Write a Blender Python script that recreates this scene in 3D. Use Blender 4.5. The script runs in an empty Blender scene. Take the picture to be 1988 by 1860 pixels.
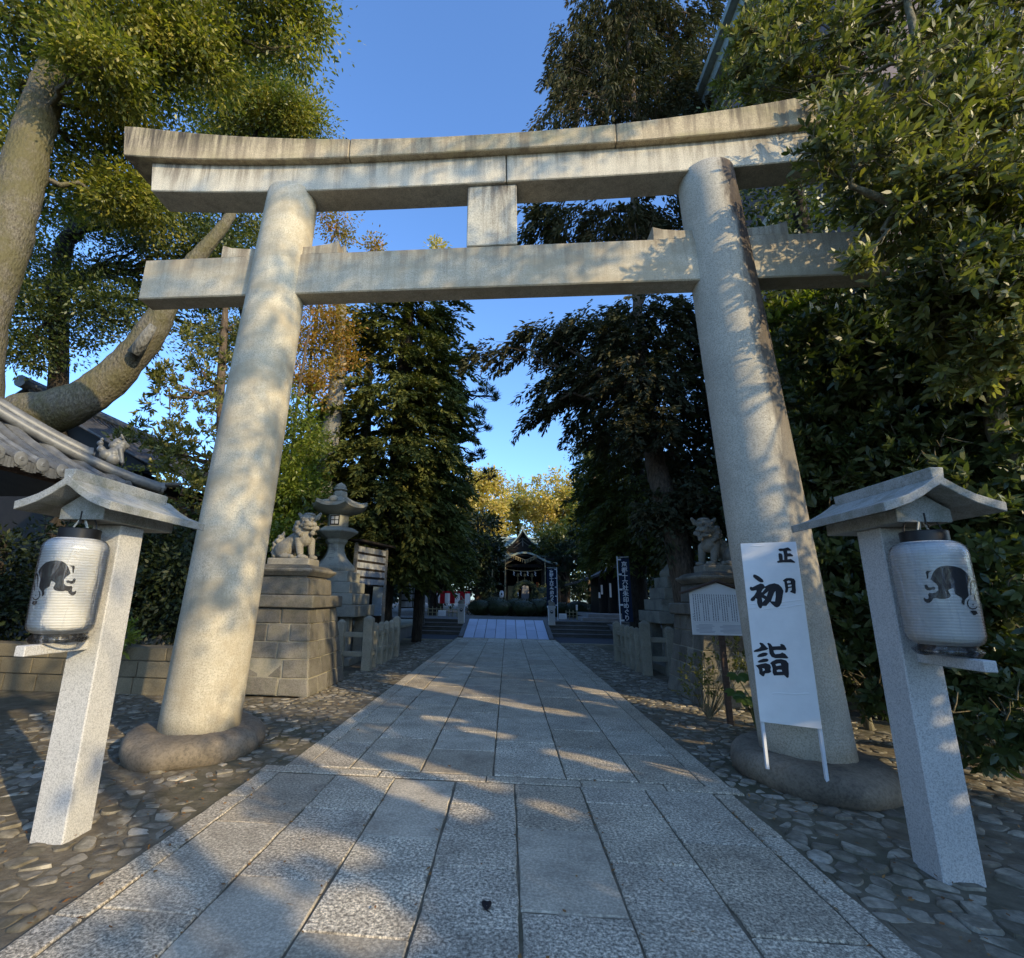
import bpy, bmesh, math, random
import numpy as np
from mathutils import Vector, Matrix

random.seed(11)
rng = np.random.default_rng(11)
R = math.radians
scene = bpy.context.scene
COL = scene.collection

# ------------------------------------------------------------------ camera
F_PX, CX, CY, H_CAM = 952.066, 905.0, 930.0, 1.6      # pixel units of a 1988 x 1860 frame
_y = np.array([81., -235., -F_PX]); _y /= np.linalg.norm(_y)
_z = np.array([75., 3883., -F_PX]); _z /= np.linalg.norm(_z)
_z -= _y * (_z @ _y); _z /= np.linalg.norm(_z)
_x = np.cross(_y, _z)
MW = np.array([_x, _y, _z])                            # camera axes -> world
CAM = np.array([0., 0., H_CAM])

cd = bpy.data.cameras.new('camera')
cam = bpy.data.objects.new('camera', cd)
COL.objects.link(cam)
cd.sensor_fit = 'HORIZONTAL'; cd.sensor_width = 36.0
cd.lens = 36.0 * F_PX / 1988.0
cd.shift_x = (994.0 - CX) / 1988.0
cd.clip_start = 0.05; cd.clip_end = 3000
m4 = Matrix([list(MW[i]) + [CAM[i]] for i in range(3)] + [[0, 0, 0, 1]])
cam.matrix_world = m4
scene.camera = cam

def at(u, v, Y):
    """world point at depth Y seen in direction (u, v)"""
    d = MW @ np.array([u - CX, -(v - CY), -F_PX])
    return CAM + d * (Y / d[1])

def pxs(u, v, Y):
    """metres per pixel there"""
    p = at(u, v, Y) - CAM
    c = MW.T @ p
    return -c[2] / F_PX

# ------------------------------------------------------------------ world and sun
SUN_AZ, SUN_EL = 128.0, 22.0           # azimuth from +Y towards +X
w = bpy.data.worlds.new('World'); scene.world = w; w.use_nodes = True
nt = w.node_tree
bg = nt.nodes['Background']
sky = nt.nodes.new('ShaderNodeTexSky'); sky.sky_type = 'NISHITA'; sky.sun_disc = False
sky.sun_elevation = R(SUN_EL); sky.sun_rotation = R(SUN_AZ)
sky.air_density = 1.0; sky.dust_density = 1.0; sky.ozone_density = 3.0; sky.altitude = 50
gn = nt.nodes.new('ShaderNodeMix'); gn.data_type = 'RGBA'; gn.blend_type = 'MULTIPLY'; gn.inputs[0].default_value = 1.0
gn.inputs[7].default_value = (1.72, 2.17, 2.7, 1)          # a clear winter afternoon as a phone grades it
nt.links.new(sky.outputs[0], gn.inputs[6]); nt.links.new(gn.outputs[2], bg.inputs[0]); bg.inputs[1].default_value = 0.15
S = Vector((math.sin(R(SUN_AZ)) * math.cos(R(SUN_EL)), math.cos(R(SUN_AZ)) * math.cos(R(SUN_EL)), math.sin(R(SUN_EL))))
sl = bpy.data.lights.new('sun', 'SUN'); sl.energy = 5.0; sl.angle = R(0.55); sl.color = (1.0, 0.80, 0.47)
so = bpy.data.objects.new('sun', sl); COL.objects.link(so)
so.rotation_euler = (-S).to_track_quat('-Z', 'Y').to_euler(); so.location = (20, -20, 30)
scene.view_settings.view_transform = 'Standard'; scene.view_settings.look = 'None'
scene.view_settings.exposure = 0; scene.view_settings.gamma = 1
scene.render.engine = 'CYCLES'
scene.cycles.use_denoising = True
scene.cycles.max_bounces = 6; scene.cycles.diffuse_bounces = 2; scene.cycles.glossy_bounces = 2
scene.cycles.transmission_bounces = 4; scene.cycles.transparent_max_bounces = 8
scene.cycles.caustics_reflective = False; scene.cycles.caustics_refractive = False

# ------------------------------------------------------------------ materials
MAT = {}
class NT:
    def __init__(s, name):
        s.m = bpy.data.materials.new(name); s.m.use_nodes = True
        s.t = s.m.node_tree; s.b = s.t.nodes['Principled BSDF']; s.out = s.t.nodes['Material Output']
        MAT[name] = s.m
        s.tc = s.t.nodes.new('ShaderNodeTexCoord')
    def n(s, typ, **kw):
        x = s.t.nodes.new(typ)
        for k, v in kw.items(): setattr(x, k, v)
        return x
    def link(s, a, b): s.t.links.new(a, b)
    def put(s, sock, v):
        if hasattr(v, 'is_linked') or isinstance(v, bpy.types.NodeSocket): s.link(v, sock)
        else: sock.default_value = v
    def vec(s, scale=(1, 1, 1), src=None):
        mp = s.n('ShaderNodeMapping'); mp.inputs['Scale'].default_value = scale
        s.link(src or s.tc.outputs['Object'], mp.inputs[0]); return mp.outputs[0]
    def noise(s, scale, detail=3, rough=.55, vec=None, dist=0):
        x = s.n('ShaderNodeTexNoise'); x.inputs['Scale'].default_value = scale
        x.inputs['Detail'].default_value = detail; x.inputs['Roughness'].default_value = rough
        x.inputs['Distortion'].default_value = dist
        s.link(vec or s.tc.outputs['Object'], x.inputs['Vector']); return x.outputs['Fac']
    def voro(s, scale, vec=None, feature='F1', out='Distance'):
        x = s.n('ShaderNodeTexVoronoi', feature=feature); x.inputs['Scale'].default_value = scale
        s.link(vec or s.tc.outputs['Object'], x.inputs['Vector']); return x.outputs[out]
    def ramp(s, fac, stops):
        x = s.n('ShaderNodeValToRGB'); e = x.color_ramp.elements
        while len(e) > 1: e.remove(e[-1])
        for i, (p, c) in enumerate(stops):
            if not hasattr(c, '__len__'): c = (c, c, c)
            el = e[0] if i == 0 else e.new(p)
            el.position = p; el.color = (*c[:3], 1)
        s.link(fac, x.inputs[0]); return x.outputs[0]
    def mix(s, fac, a, b, mode='MIX'):
        x = s.n('ShaderNodeMix', data_type='RGBA', blend_type=mode)
        for sk, v in ((x.inputs[0], fac), (x.inputs[6], a), (x.inputs[7], b)):
            if hasattr(v, 'links'): s.link(v, sk)
            else: sk.default_value = v if not hasattr(v, '__len__') else (*v[:3], 1)
        return x.outputs[2]
    def math(s, op, a, b=0.0):
        x = s.n('ShaderNodeMath', operation=op)
        for sk, v in ((x.inputs[0], a), (x.inputs[1], b)):
            if hasattr(v, 'links'): s.link(v, sk)
            else: sk.default_value = v
        return x.outputs[0]
    def rnd(s): return s.n('ShaderNodeNewGeometry').outputs['Random Per Island']
    def bump(s, h, strength=.3, dist=.01):
        x = s.n('ShaderNodeBump'); x.inputs['Strength'].default_value = strength; x.inputs['Distance'].default_value = dist
        s.link(h, x.inputs['Height']); s.link(x.outputs[0], s.b.inputs['Normal'])
    def fin(s, col, rough=.8, spec=.3):
        if hasattr(col, 'links'): s.link(col, s.b.inputs['Base Color'])
        else: s.b.inputs['Base Color'].default_value = (*col[:3], 1)
        if hasattr(rough, 'links'): s.link(rough, s.b.inputs['Roughness'])
        else: s.b.inputs['Roughness'].default_value = rough
        s.b.inputs['Specular IOR Level'].default_value = spec
        return s.m

def granite(name, c, var=.25, speck=.35, scale=110, stain=0., stain_col=(.05, .045, .04), moss=0., streak=0., bump=.25, isl=0., warm=None, bs=None):
    s = NT(name)
    big = s.ramp(s.noise(1.3, 4, .6), [(.3, tuple(x * (1 - var) for x in c)), (.7, tuple(min(1, x * (1 + var * .5)) for x in c))])
    if warm: big = s.mix(s.ramp(s.noise(.8, 3, .6), [(.42, 0), (.65, 1)]), big, warm)
    sp = s.noise(scale, 2, .7)
    spr = s.ramp(sp, [(.36, 1 - speck), (.5, 1.0), (.64, 1 + speck * .45)])
    col = s.mix(1.0, big, spr, 'MULTIPLY')
    sp2 = s.voro(scale * .8)
    col = s.mix(s.ramp(sp2, [(.0, speck * .9), (.22, 0)]), col, (.04, .04, .045))
    if streak:
        v = s.vec((5, 5, .35))
        sr = s.ramp(s.noise(1.6, 5, .65, v), [(.48, 0), (.68, 1)])
        col = s.mix(s.math('MULTIPLY', sr, streak), col, stain_col)
    if stain:
        st = s.ramp(s.noise(2.2, 6, .7, dist=.6), [(.5, 0), (.72, 1)])
        col = s.mix(s.math('MULTIPLY', st, stain), col, stain_col)
    if moss:
        g = s.n('ShaderNodeNewGeometry'); sx = s.n('ShaderNodeSeparateXYZ'); s.link(g.outputs['Normal'], sx.inputs[0])
        f = s.math('MULTIPLY', s.ramp(s.noise(6, 5, .7), [(.45, 0), (.6, 1)]), moss)
        col = s.mix(f, col, (.09, .10, .035))
    if isl:
        r = s.ramp(s.rnd(), [(0, 1 - isl), (1, 1 + isl * .6)])
        col = s.mix(1.0, col, r, 'MULTIPLY')
    h = s.mix(.5, s.noise(bs or scale * .5, 3, .7), s.noise(9, 4, .6))
    s.bump(h, bump, .012)
    return s.fin(col, .82, .25)

def weathered(name, base, side=0.0, top=None, drip=None, mossy=None):
    """old granite: side = dark stains on the +x flank of a pillar, top = (colour, z0, z1) soiling that grows upwards"""
    s = NT(name)
    col = s.ramp(s.noise(1.1, 5, .65), [(.3, tuple(c * .8 for c in base)), (.7, tuple(c * 1.08 for c in base))])
    sp = s.noise(70, 3, .75); col = s.mix(1.0, col, s.ramp(sp, [(.37, .68), (.5, 1.0), (.63, 1.18)]), 'MULTIPLY')
    bl = s.ramp(s.noise(3.2, 6, .75, dist=.5), [(.5, 0), (.72, .5)]); col = s.mix(bl, col, tuple(c * .62 for c in base))
    sx = s.n('ShaderNodeSeparateXYZ'); s.link(s.tc.outputs['Object'], sx.inputs[0])
    st = s.noise(1.5, 6, .7, s.vec((6, 6, .5)), .3)
    if mossy: col = s.mix(s.ramp(s.noise(1.0, 4, .6, s.vec((1, 3, 3))), [(.42, 0), (.62, .75)]), col, mossy)
    if drip: col = s.mix(s.math('MULTIPLY', s.ramp(st, [(.46, 0), (.66, 1)]), drip[1]), col, drip[0])
    if top:
        f = s.n('ShaderNodeMapRange'); f.inputs[1].default_value = top[1]; f.inputs[2].default_value = top[2]; s.link(sx.outputs[2], f.inputs[0])
        k = s.math('MULTIPLY', s.ramp(st, [(.36, .0), (.62, 1)]), f.outputs[0])
        col = s.mix(k, col, top[0])
    if side:
        g = s.n('ShaderNodeNewGeometry'); nx = s.n('ShaderNodeSeparateXYZ'); s.link(g.outputs['Normal'], nx.inputs[0])
        a = s.ramp(s.math('ADD', nx.outputs[0], s.math('MULTIPLY', s.math('SUBTRACT', s.noise(1.6, 5, .7, s.vec((2, 2, .6))), .5), 1.4)), [(-.02, 0), (.3, 1)])
        zz = s.ramp(s.math('DIVIDE', sx.outputs[2], 7.2), [(.12, 0), (.36, .65), (.7, 1)])
        k = s.math('MULTIPLY', s.math('MULTIPLY', a, zz), side)
        col = s.mix(k, col, s.ramp(s.noise(3, 5, .7, s.vec((2, 2, .7))), [(.35, (.035, .03, .028)), (.6, (.10, .075, .055)), (.75, (.27, .16, .09))]))
    h = s.mix(.5, s.noise(45, 3, .7), s.noise(9, 4, .6)); s.bump(h, .3, .012)
    return s.fin(col, .84, .25)
weathered('torii_stone', (0.561, 0.5, 0.378), drip=((.20, .15, .10), .30), mossy=(.40, .33, .22), top=((.16, .12, .08), 5.7, 6.3))
weathered('pillar_stone', (0.573, 0.512, 0.384), side=0, drip=((.24, .19, .13), .22), mossy=(.40, .33, .22))
granite('post_granite', (.55, .535, .50), var=.12, speck=.32, scale=120, stain=.05, bump=.15)
granite('roof_granite', (0.418, 0.413, 0.374), var=.25, speck=.3, scale=120, stain=.3, stain_col=(.14, .12, .07), moss=.35, bump=.2)
granite('carved_stone', (.26, .24, .195), var=.35, speck=.2, scale=60, stain=.5, stain_col=(.06, .055, .045), bump=.4)
granite('old_block', (.20, .18, .145), var=.4, speck=.25, scale=50, stain=.6, stain_col=(.045, .04, .034), moss=.15, bump=.5, isl=.3)
granite('lantern_stone', (.27, .26, .21), var=.35, speck=.2, scale=60, stain=.5, stain_col=(.05, .05, .045), bump=.4)
granite('fence_stone', (0.33, 0.297, 0.22), var=.25, speck=.2, scale=70, stain=.3, stain_col=(.08, .075, .055), moss=.15, bump=.3)
granite('base_rock', (.22, .18, .13), var=.55, speck=.25, scale=40, stain=.8, stain_col=(.05, .045, .04), bump=.6)
granite('wall_block', (.20, .17, .115), var=.3, speck=.2, scale=50, stain=.3, stain_col=(.1, .08, .05), bump=.5, isl=.2)
granite('step_stone', (.14, .135, .125), var=.3, speck=.2, scale=40, stain=.4, bump=.3)
granite('ramp_stone', (0.483, 0.517, 0.598), var=.08, speck=.08, scale=60, bump=.1, isl=.12)

weathered('pillar_stained', (0.494, 0.448, 0.356), side=1.0)
weathered('kasagi_stone', (0.54, 0.44, 0.29), drip=((.15, .11, .075), .6), top=((.06, .05, .04), 7.5, 7.9), mossy=(.33, .28, .15))
weathered('shimaki_stone', (0.624, 0.564, 0.444), drip=((.17, .13, .10), .35), top=((.10, .075, .055), 7.1, 7.6))
weathered('strut_stone', (0.561, 0.525, 0.427), drip=((.14, .10, .07), .55), top=((.07, .055, .045), 6.3, 7.0))

def slab_mat():
    s = NT('path_slab')
    r = s.rnd()
    base = s.ramp(r, [(0, (.44, .365, .255)), (.3, (.54, .46, .33)), (.55, (.50, .43, .32)), (.8, (.61, .53, .39)), (1, (.46, .385, .27))])
    big = s.ramp(s.noise(2.1, 4, .6), [(.3, .82), (.7, 1.12)])
    col = s.mix(1.0, base, big, 'MULTIPLY')
    n1 = s.noise(52, 3, .8)
    r2 = s.n('ShaderNodeMath', operation='FRACT'); s.link(s.math('MULTIPLY', r, 7.31), r2.inputs[0])
    amt = s.ramp(r2.outputs[0], [(0, .35), (.25, .9), (1, 1.0)])
    sp = s.ramp(n1, [(.38, .28), (.47, .78), (.53, 1.1), (.62, 1.9)])
    col = s.mix(amt, col, s.mix(1.0, col, sp, 'MULTIPLY'))
    st = s.ramp(s.noise(3.3, 6, .75), [(.48, 0), (.72, .6)])
    col = s.mix(st, col, (.14, .115, .085))
    col = s.mix(s.ramp(s.noise(.7, 4, .6), [(.4, 0), (.7, .35)]), col, (.17, .145, .11))
    s.bump(n1, .55, .008)
    return s.fin(col, .8, .3)
slab_mat()

def cobble_mat():
    s = NT('cobble')
    c = s.ramp(s.rnd(), [(0, (.13, .11, .08)), (.25, (.25, .215, .155)), (.5, (.19, .165, .125)), (.7, (.31, .27, .20)), (.9, (.38, .335, .25)), (1, (.48, .43, .34))])
    n1 = s.noise(14, 5, .7); col = s.mix(1.0, c, s.ramp(n1, [(.3, .55), (.7, 1.4)]), 'MULTIPLY')
    col = s.mix(s.ramp(s.noise(2.2, 5, .7), [(.45, 0), (.62, .75)]), col, (.085, .072, .04))
    s.bump(s.noise(30, 4, .7), .6, .01)
    return s.fin(col, .75, .3)
cobble_mat()

def soil_mat():
    s = NT('soil')
    col = s.ramp(s.noise(5, 6, .7), [(.3, (.10, .082, .058)), (.55, (.19, .158, .11)), (.75, (.28, .24, .17))])
    col = s.mix(s.ramp(s.noise(.6, 4, .6), [(.45, 0), (.7, .7)]), col, (.06, .065, .03))
    s.bump(s.noise(25, 5, .7), .8, .02)
    return s.fin(col, .95, .1)
soil_mat()

def gravel_mat():
    s = NT('gravel')
    col = s.ramp(s.voro(30, out='Color'), [(0, (.07, .07, .065)), (1, (.19, .18, .17))])
    s.bump(s.voro(30), .8, .02)
    return s.fin(col, .9, .2)
gravel_mat()

def plain(name, c, rough=.7, spec=.3, var=.25, scale=4, metal=0, bump=0, isl=0):
    s = NT(name)
    col = s.ramp(s.noise(scale, 5, .65), [(.3, tuple(x * (1 - var) for x in c)), (.7, tuple(min(1, x * (1 + var * .6)) for x in c))])
    if isl: col = s.mix(1.0, col, s.ramp(s.rnd(), [(0, 1 - isl), (1, 1 + isl)]), 'MULTIPLY')
    if bump: s.bump(s.noise(scale * 8, 4, .6), bump, .01)
    s.b.inputs['Metallic'].default_value = metal
    return s.fin(col, rough, spec)

def wood(name, c, sc=(2, 2, 14), bump=.3):
    s = NT(name)
    v = s.vec(sc)
    n1 = s.noise(3, 5, .65, v)
    col = s.ramp(n1, [(.25, tuple(x * .5 for x in c)), (.5, c), (.75, tuple(min(1, x * 1.5) for x in c))])
    s.bump(n1, bump, .01)
    return s.fin(col, .8, .2)

def bark(name, c1, c2, moss=None, vs=(9, 9, 1.6), bump=.9):
    s = NT(name)
    v = s.vec(vs)
    n1 = s.noise(2.2, 6, .7, v, .4)
    col = s.ramp(n1, [(.3, c1), (.62, c2)])
    if moss:
        col = s.mix(s.ramp(s.noise(1.4, 5, .7), [(.4, 0), (.58, .85)]), col, moss)
    vo = s.voro(16, s.vec((1, 1, .45)))
    h = s.mix(.5, n1, vo)
    s.bump(h, bump, .05)
    return s.fin(col, .9, .15)

bark('camphor_bark', (.04, .034, .026), (.20, .175, .13), moss=(.12, .105, .05), vs=(14, 14, 7), bump=1.0)
bark('dark_bark', (.012, .010, .008), (.055, .045, .035))
bark('pine_bark', (.03, .022, .016), (.15, .11, .075))
bark('grey_bark', (.09, .085, .075), (.26, .25, .22), vs=(14, 14, .8))
bark('twig_bark', (.06, .05, .03), (.22, .19, .12))
plain('stem_green', (.12, .14, .05))

def leafmat(name, cols, trans=.3, rough=.42, spec=.5, clump=.5, tcol=None):
    """cols: dark .. light ramp picked at random for every leaf, varied in clumps"""
    s = NT(name)
    k = len(cols)
    f = s.math('ADD', s.math('MULTIPLY', s.rnd(), 1 - clump), s.math('MULTIPLY', s.ramp(s.noise(.9, 3, .6), [(.3, 0), (.7, 1)]), clump))
    col = s.ramp(f, [(i / (k - 1), c) for i, c in enumerate(cols)])
    s.fin(col, rough, spec)
    if trans:
        t = s.n('ShaderNodeBsdfTranslucent')
        tc2 = s.mix(1.0, col, tcol or (1.3, 1.5, .6), 'MULTIPLY'); s.link(tc2, t.inputs[0])
        mx = s.n('ShaderNodeMixShader'); mx.inputs[0].default_value = trans
        s.link(s.b.outputs[0], mx.inputs[1]); s.link(t.outputs[0], mx.inputs[2]); s.link(mx.outputs[0], s.out.inputs[0])
    return s.m

leafmat('leaf_camphor', [(.03, .042, .012), (.075, .09, .018), (.175, .175, .03), (.33, .285, .048), (.46, .35, .07)], .4)
leafmat('leaf_camphor_dark', [(.02, .035, .012), (.045, .065, .016), (.09, .105, .022), (.15, .15, .03)], .3)
leafmat('leaf_autumn', [(.14, .13, .02), (.26, .19, .03), (.36, .19, .035), (.40, .15, .035)], .4)
leafmat('leaf_yellow', [(.20, .18, .05), (.42, .34, .09), (.58, .45, .11), (.52, .36, .12), (.32, .30, .09)], .35)
leafmat('leaf_green', [(.05, .08, .014), (.12, .16, .022), (.20, .23, .032), (.28, .27, .045)], .4)
leafmat('leaf_cedar', [(.028, .036, .012), (.065, .078, .02), (.12, .13, .03), (.17, .145, .034)], .15, .7, .2)
leafmat('leaf_hinoki', [(.022, .028, .016), (.045, .052, .024), (.08, .072, .034), (.12, .085, .04)], .15, .7, .2)
leafmat('leaf_pine', [(.018, .032, .020), (.03, .05, .03), (.045, .065, .035)], .1, .6, .25)
leafmat('leaf_glossy', [(.022, .036, .014), (.05, .072, .02), (.10, .125, .035), (.18, .19, .065)], .25, .36, .55)
leafmat('leaf_light', [(.035, .045, .014), (.085, .095, .024), (.20, .19, .05), (.42, .37, .13)], .36, .42, .45)
leafmat('leaf_hedge', [(.024, .038, .015), (.055, .075, .022), (.10, .12, .036), (.20, .20, .075)], .28, .36, .5)
leafmat('leaf_bright', [(.10, .14, .02), (.18, .22, .03), (.26, .27, .05)], .4, .4, .5)
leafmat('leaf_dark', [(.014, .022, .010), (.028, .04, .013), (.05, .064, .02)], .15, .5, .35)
leafmat('leaf_azalea', [(.016, .02, .010), (.028, .03, .014), (.045, .035, .018)], .1, .6, .25)
leafmat('leaf_fatsia', [(.05, .09, .02), (.10, .15, .03), (.16, .19, .04)], .3, .35, .5)
leafmat('litter', [(.10, .05, .02), (.2, .09, .03), (.28, .15, .05), (.14, .10, .06)], 0, .8, .2)

wood('dark_wood', (.028, .022, .017))
wood('brown_wood', (.085, .055, .04))
wood('grey_wood', (.16, .15, .13))
plain('black_wood', (.012, .011, .011), .6, .3)
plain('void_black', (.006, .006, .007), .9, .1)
plain('copper_green', (.27, .34, .30), .6, .4, .35, 3)
plain('copper_trim', (.30, .36, .34), .6, .4, .3, 5)
plain('roof_tile', (.13, .13, .125), .45, .5, .45, 6, isl=.25)
plain('slate_tile', (.055, .055, .06), .45, .5, .3, 6, isl=.2)
plain('plaster', (.55, .5, .42), .9)
plain('white_panel', (.82, .80, .76), .5, .4, .09, 3)
plain('paper_white', (.30, .31, .32), .8, .2, .12, 6, isl=.12)
plain('sign_white', (.72, .71, .68), .6, .3, .06, 2)
plain('ink_black', (.018, .016, .018), .6, .3, .2)
plain('ink_grey', (.10, .10, .11), .7, .2, .1)
plain('ink_pale', (.42, .42, .44), .7, .2, .1)
plain('pole_white', (.72, .74, .76), .45, .4, .06)
plain('navy_cloth', (.018, .030, .060), .85, .15, .2, 5)
plain('blue_cloth', (.25, .33, .40), .85, .15, .2, 5)
plain('cloth_white', (.70, .72, .74), .85, .15, .08)
plain('cloth_red', (.32, .012, .02), .85, .15, .15)
plain('black_plastic', (.012, .012, .013), .4, .4, .2)
plain('rope_straw', (.33, .27, .15), .9, .1, .3, 30)
plain('rope_white', (.6, .57, .48), .9, .1, .2, 40)
plain('wire_dark', (.03, .028, .026), .6, .3)
plain('bell_brass', (.16, .13, .06), .45, .5, .3, 5, metal=.7)
plain('lit_paper', (.75, .45, .2), .8)
plain('vermilion', (.45, .10, .04), .7)
plain('bamboo', (.30, .27, .16), .6, .3, .3, 6)
plain('asphalt', (.06, .063, .068), .9, .2, .2, 8)
plain('pink_wall', (.17, .135, .14), .8, .2, .12, 3)
plain('concrete', (.26, .255, .25), .85, .2, .2, 3)
plain('glass_dark', (.03, .035, .045), .15, .6)

def paper_mat():
    s = NT('lantern_paper')
    col = s.ramp(s.noise(5, 4, .6), [(.3, (.82, .81, .77)), (.7, (.90, .90, .88))])
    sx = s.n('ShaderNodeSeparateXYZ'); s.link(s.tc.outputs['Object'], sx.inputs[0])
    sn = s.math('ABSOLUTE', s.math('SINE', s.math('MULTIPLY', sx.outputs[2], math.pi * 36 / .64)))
    col = s.mix(s.ramp(sn, [(.0, .42), (.45, 0)]), col, (.36, .36, .35))     # shading of the grooves between ribs, painted into the paper colour
    s.fin(col, .55, .35)
    t = s.n('ShaderNodeBsdfTranslucent'); s.link(col, t.inputs[0])
    mx = s.n('ShaderNodeMixShader'); mx.inputs[0].default_value = .3
    s.link(s.b.outputs[0], mx.inputs[1]); s.link(t.outputs[0], mx.inputs[2]); s.link(mx.outputs[0], s.out.inputs[0])
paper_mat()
def film_mat():
    s = NT('plastic_film')
    g = s.n('ShaderNodeBsdfGlossy'); g.inputs['Roughness'].default_value = .12; g.inputs[0].default_value = (.9, .92, .95, 1)
    h = s.noise(11, 4, .6, s.vec((2.5, 2.5, .35)), .5)
    b = s.n('ShaderNodeBump'); b.inputs['Strength'].default_value = .35; b.inputs['Distance'].default_value = .02
    s.link(h, b.inputs['Height']); s.link(b.outputs[0], g.inputs['Normal'])
    tr = s.n('ShaderNodeBsdfTransparent'); tr.inputs[0].default_value = (.96, .96, .96, 1)
    df = s.n('ShaderNodeBsdfDiffuse'); df.inputs[0].default_value = (.7, .72, .75, 1)
    fr = s.n('ShaderNodeFresnel'); fr.inputs[0].default_value = 1.38; s.link(b.outputs[0], fr.inputs['Normal'])
    m1 = s.n('ShaderNodeMixShader'); s.link(s.ramp(h, [(.52, .015), (.7, .2)]), m1.inputs[0])
    s.link(tr.outputs[0], m1.inputs[1]); s.link(df.outputs[0], m1.inputs[2])
    m2 = s.n('ShaderNodeMixShader'); s.link(fr.outputs[0], m2.inputs[0])
    s.link(m1.outputs[0], m2.inputs[1]); s.link(g.outputs[0], m2.inputs[2]); s.link(m2.outputs[0], s.out.inputs[0])
film_mat()

# ------------------------------------------------------------------ building blocks
def tag(o, label=None, cat=None, group=None, kind=None):
    if label: o['label'] = label
    if cat: o['category'] = cat
    if group: o['group'] = group
    if kind: o['kind'] = kind
    return o

def thing(name, label, cat, loc=(0, 0, 0), group=None):
    o = bpy.data.objects.new(name, None); COL.objects.link(o)
    o.location = loc; o.empty_display_size = .2
    return tag(o, label, cat, group)

def children(o): return [c for c in bpy.data.objects if c.parent == o]

def copy_tree(o, loc, rotz=0, scale=None, label=None, parent=None):
    c = o.copy(); COL.objects.link(c)
    if parent is None:
        c.location = loc; c.rotation_euler = (0, 0, rotz)
        if scale: c.scale = scale
        if label: c['label'] = label
    else: c.parent = parent
    for ch in children(o): copy_tree(ch, None, parent=c)
    return c

def wloc(p):
    v = Vector((0, 0, 0))
    while p is not None: v += p.location; p = p.parent
    return v

def link_mesh(name, me, mat, parent):
    o = bpy.data.objects.new(name, me); COL.objects.link(o)
    if mat: me.materials.append(MAT[mat] if isinstance(mat, str) else mat)
    if parent is not None: o.parent = parent
    return o

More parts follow.
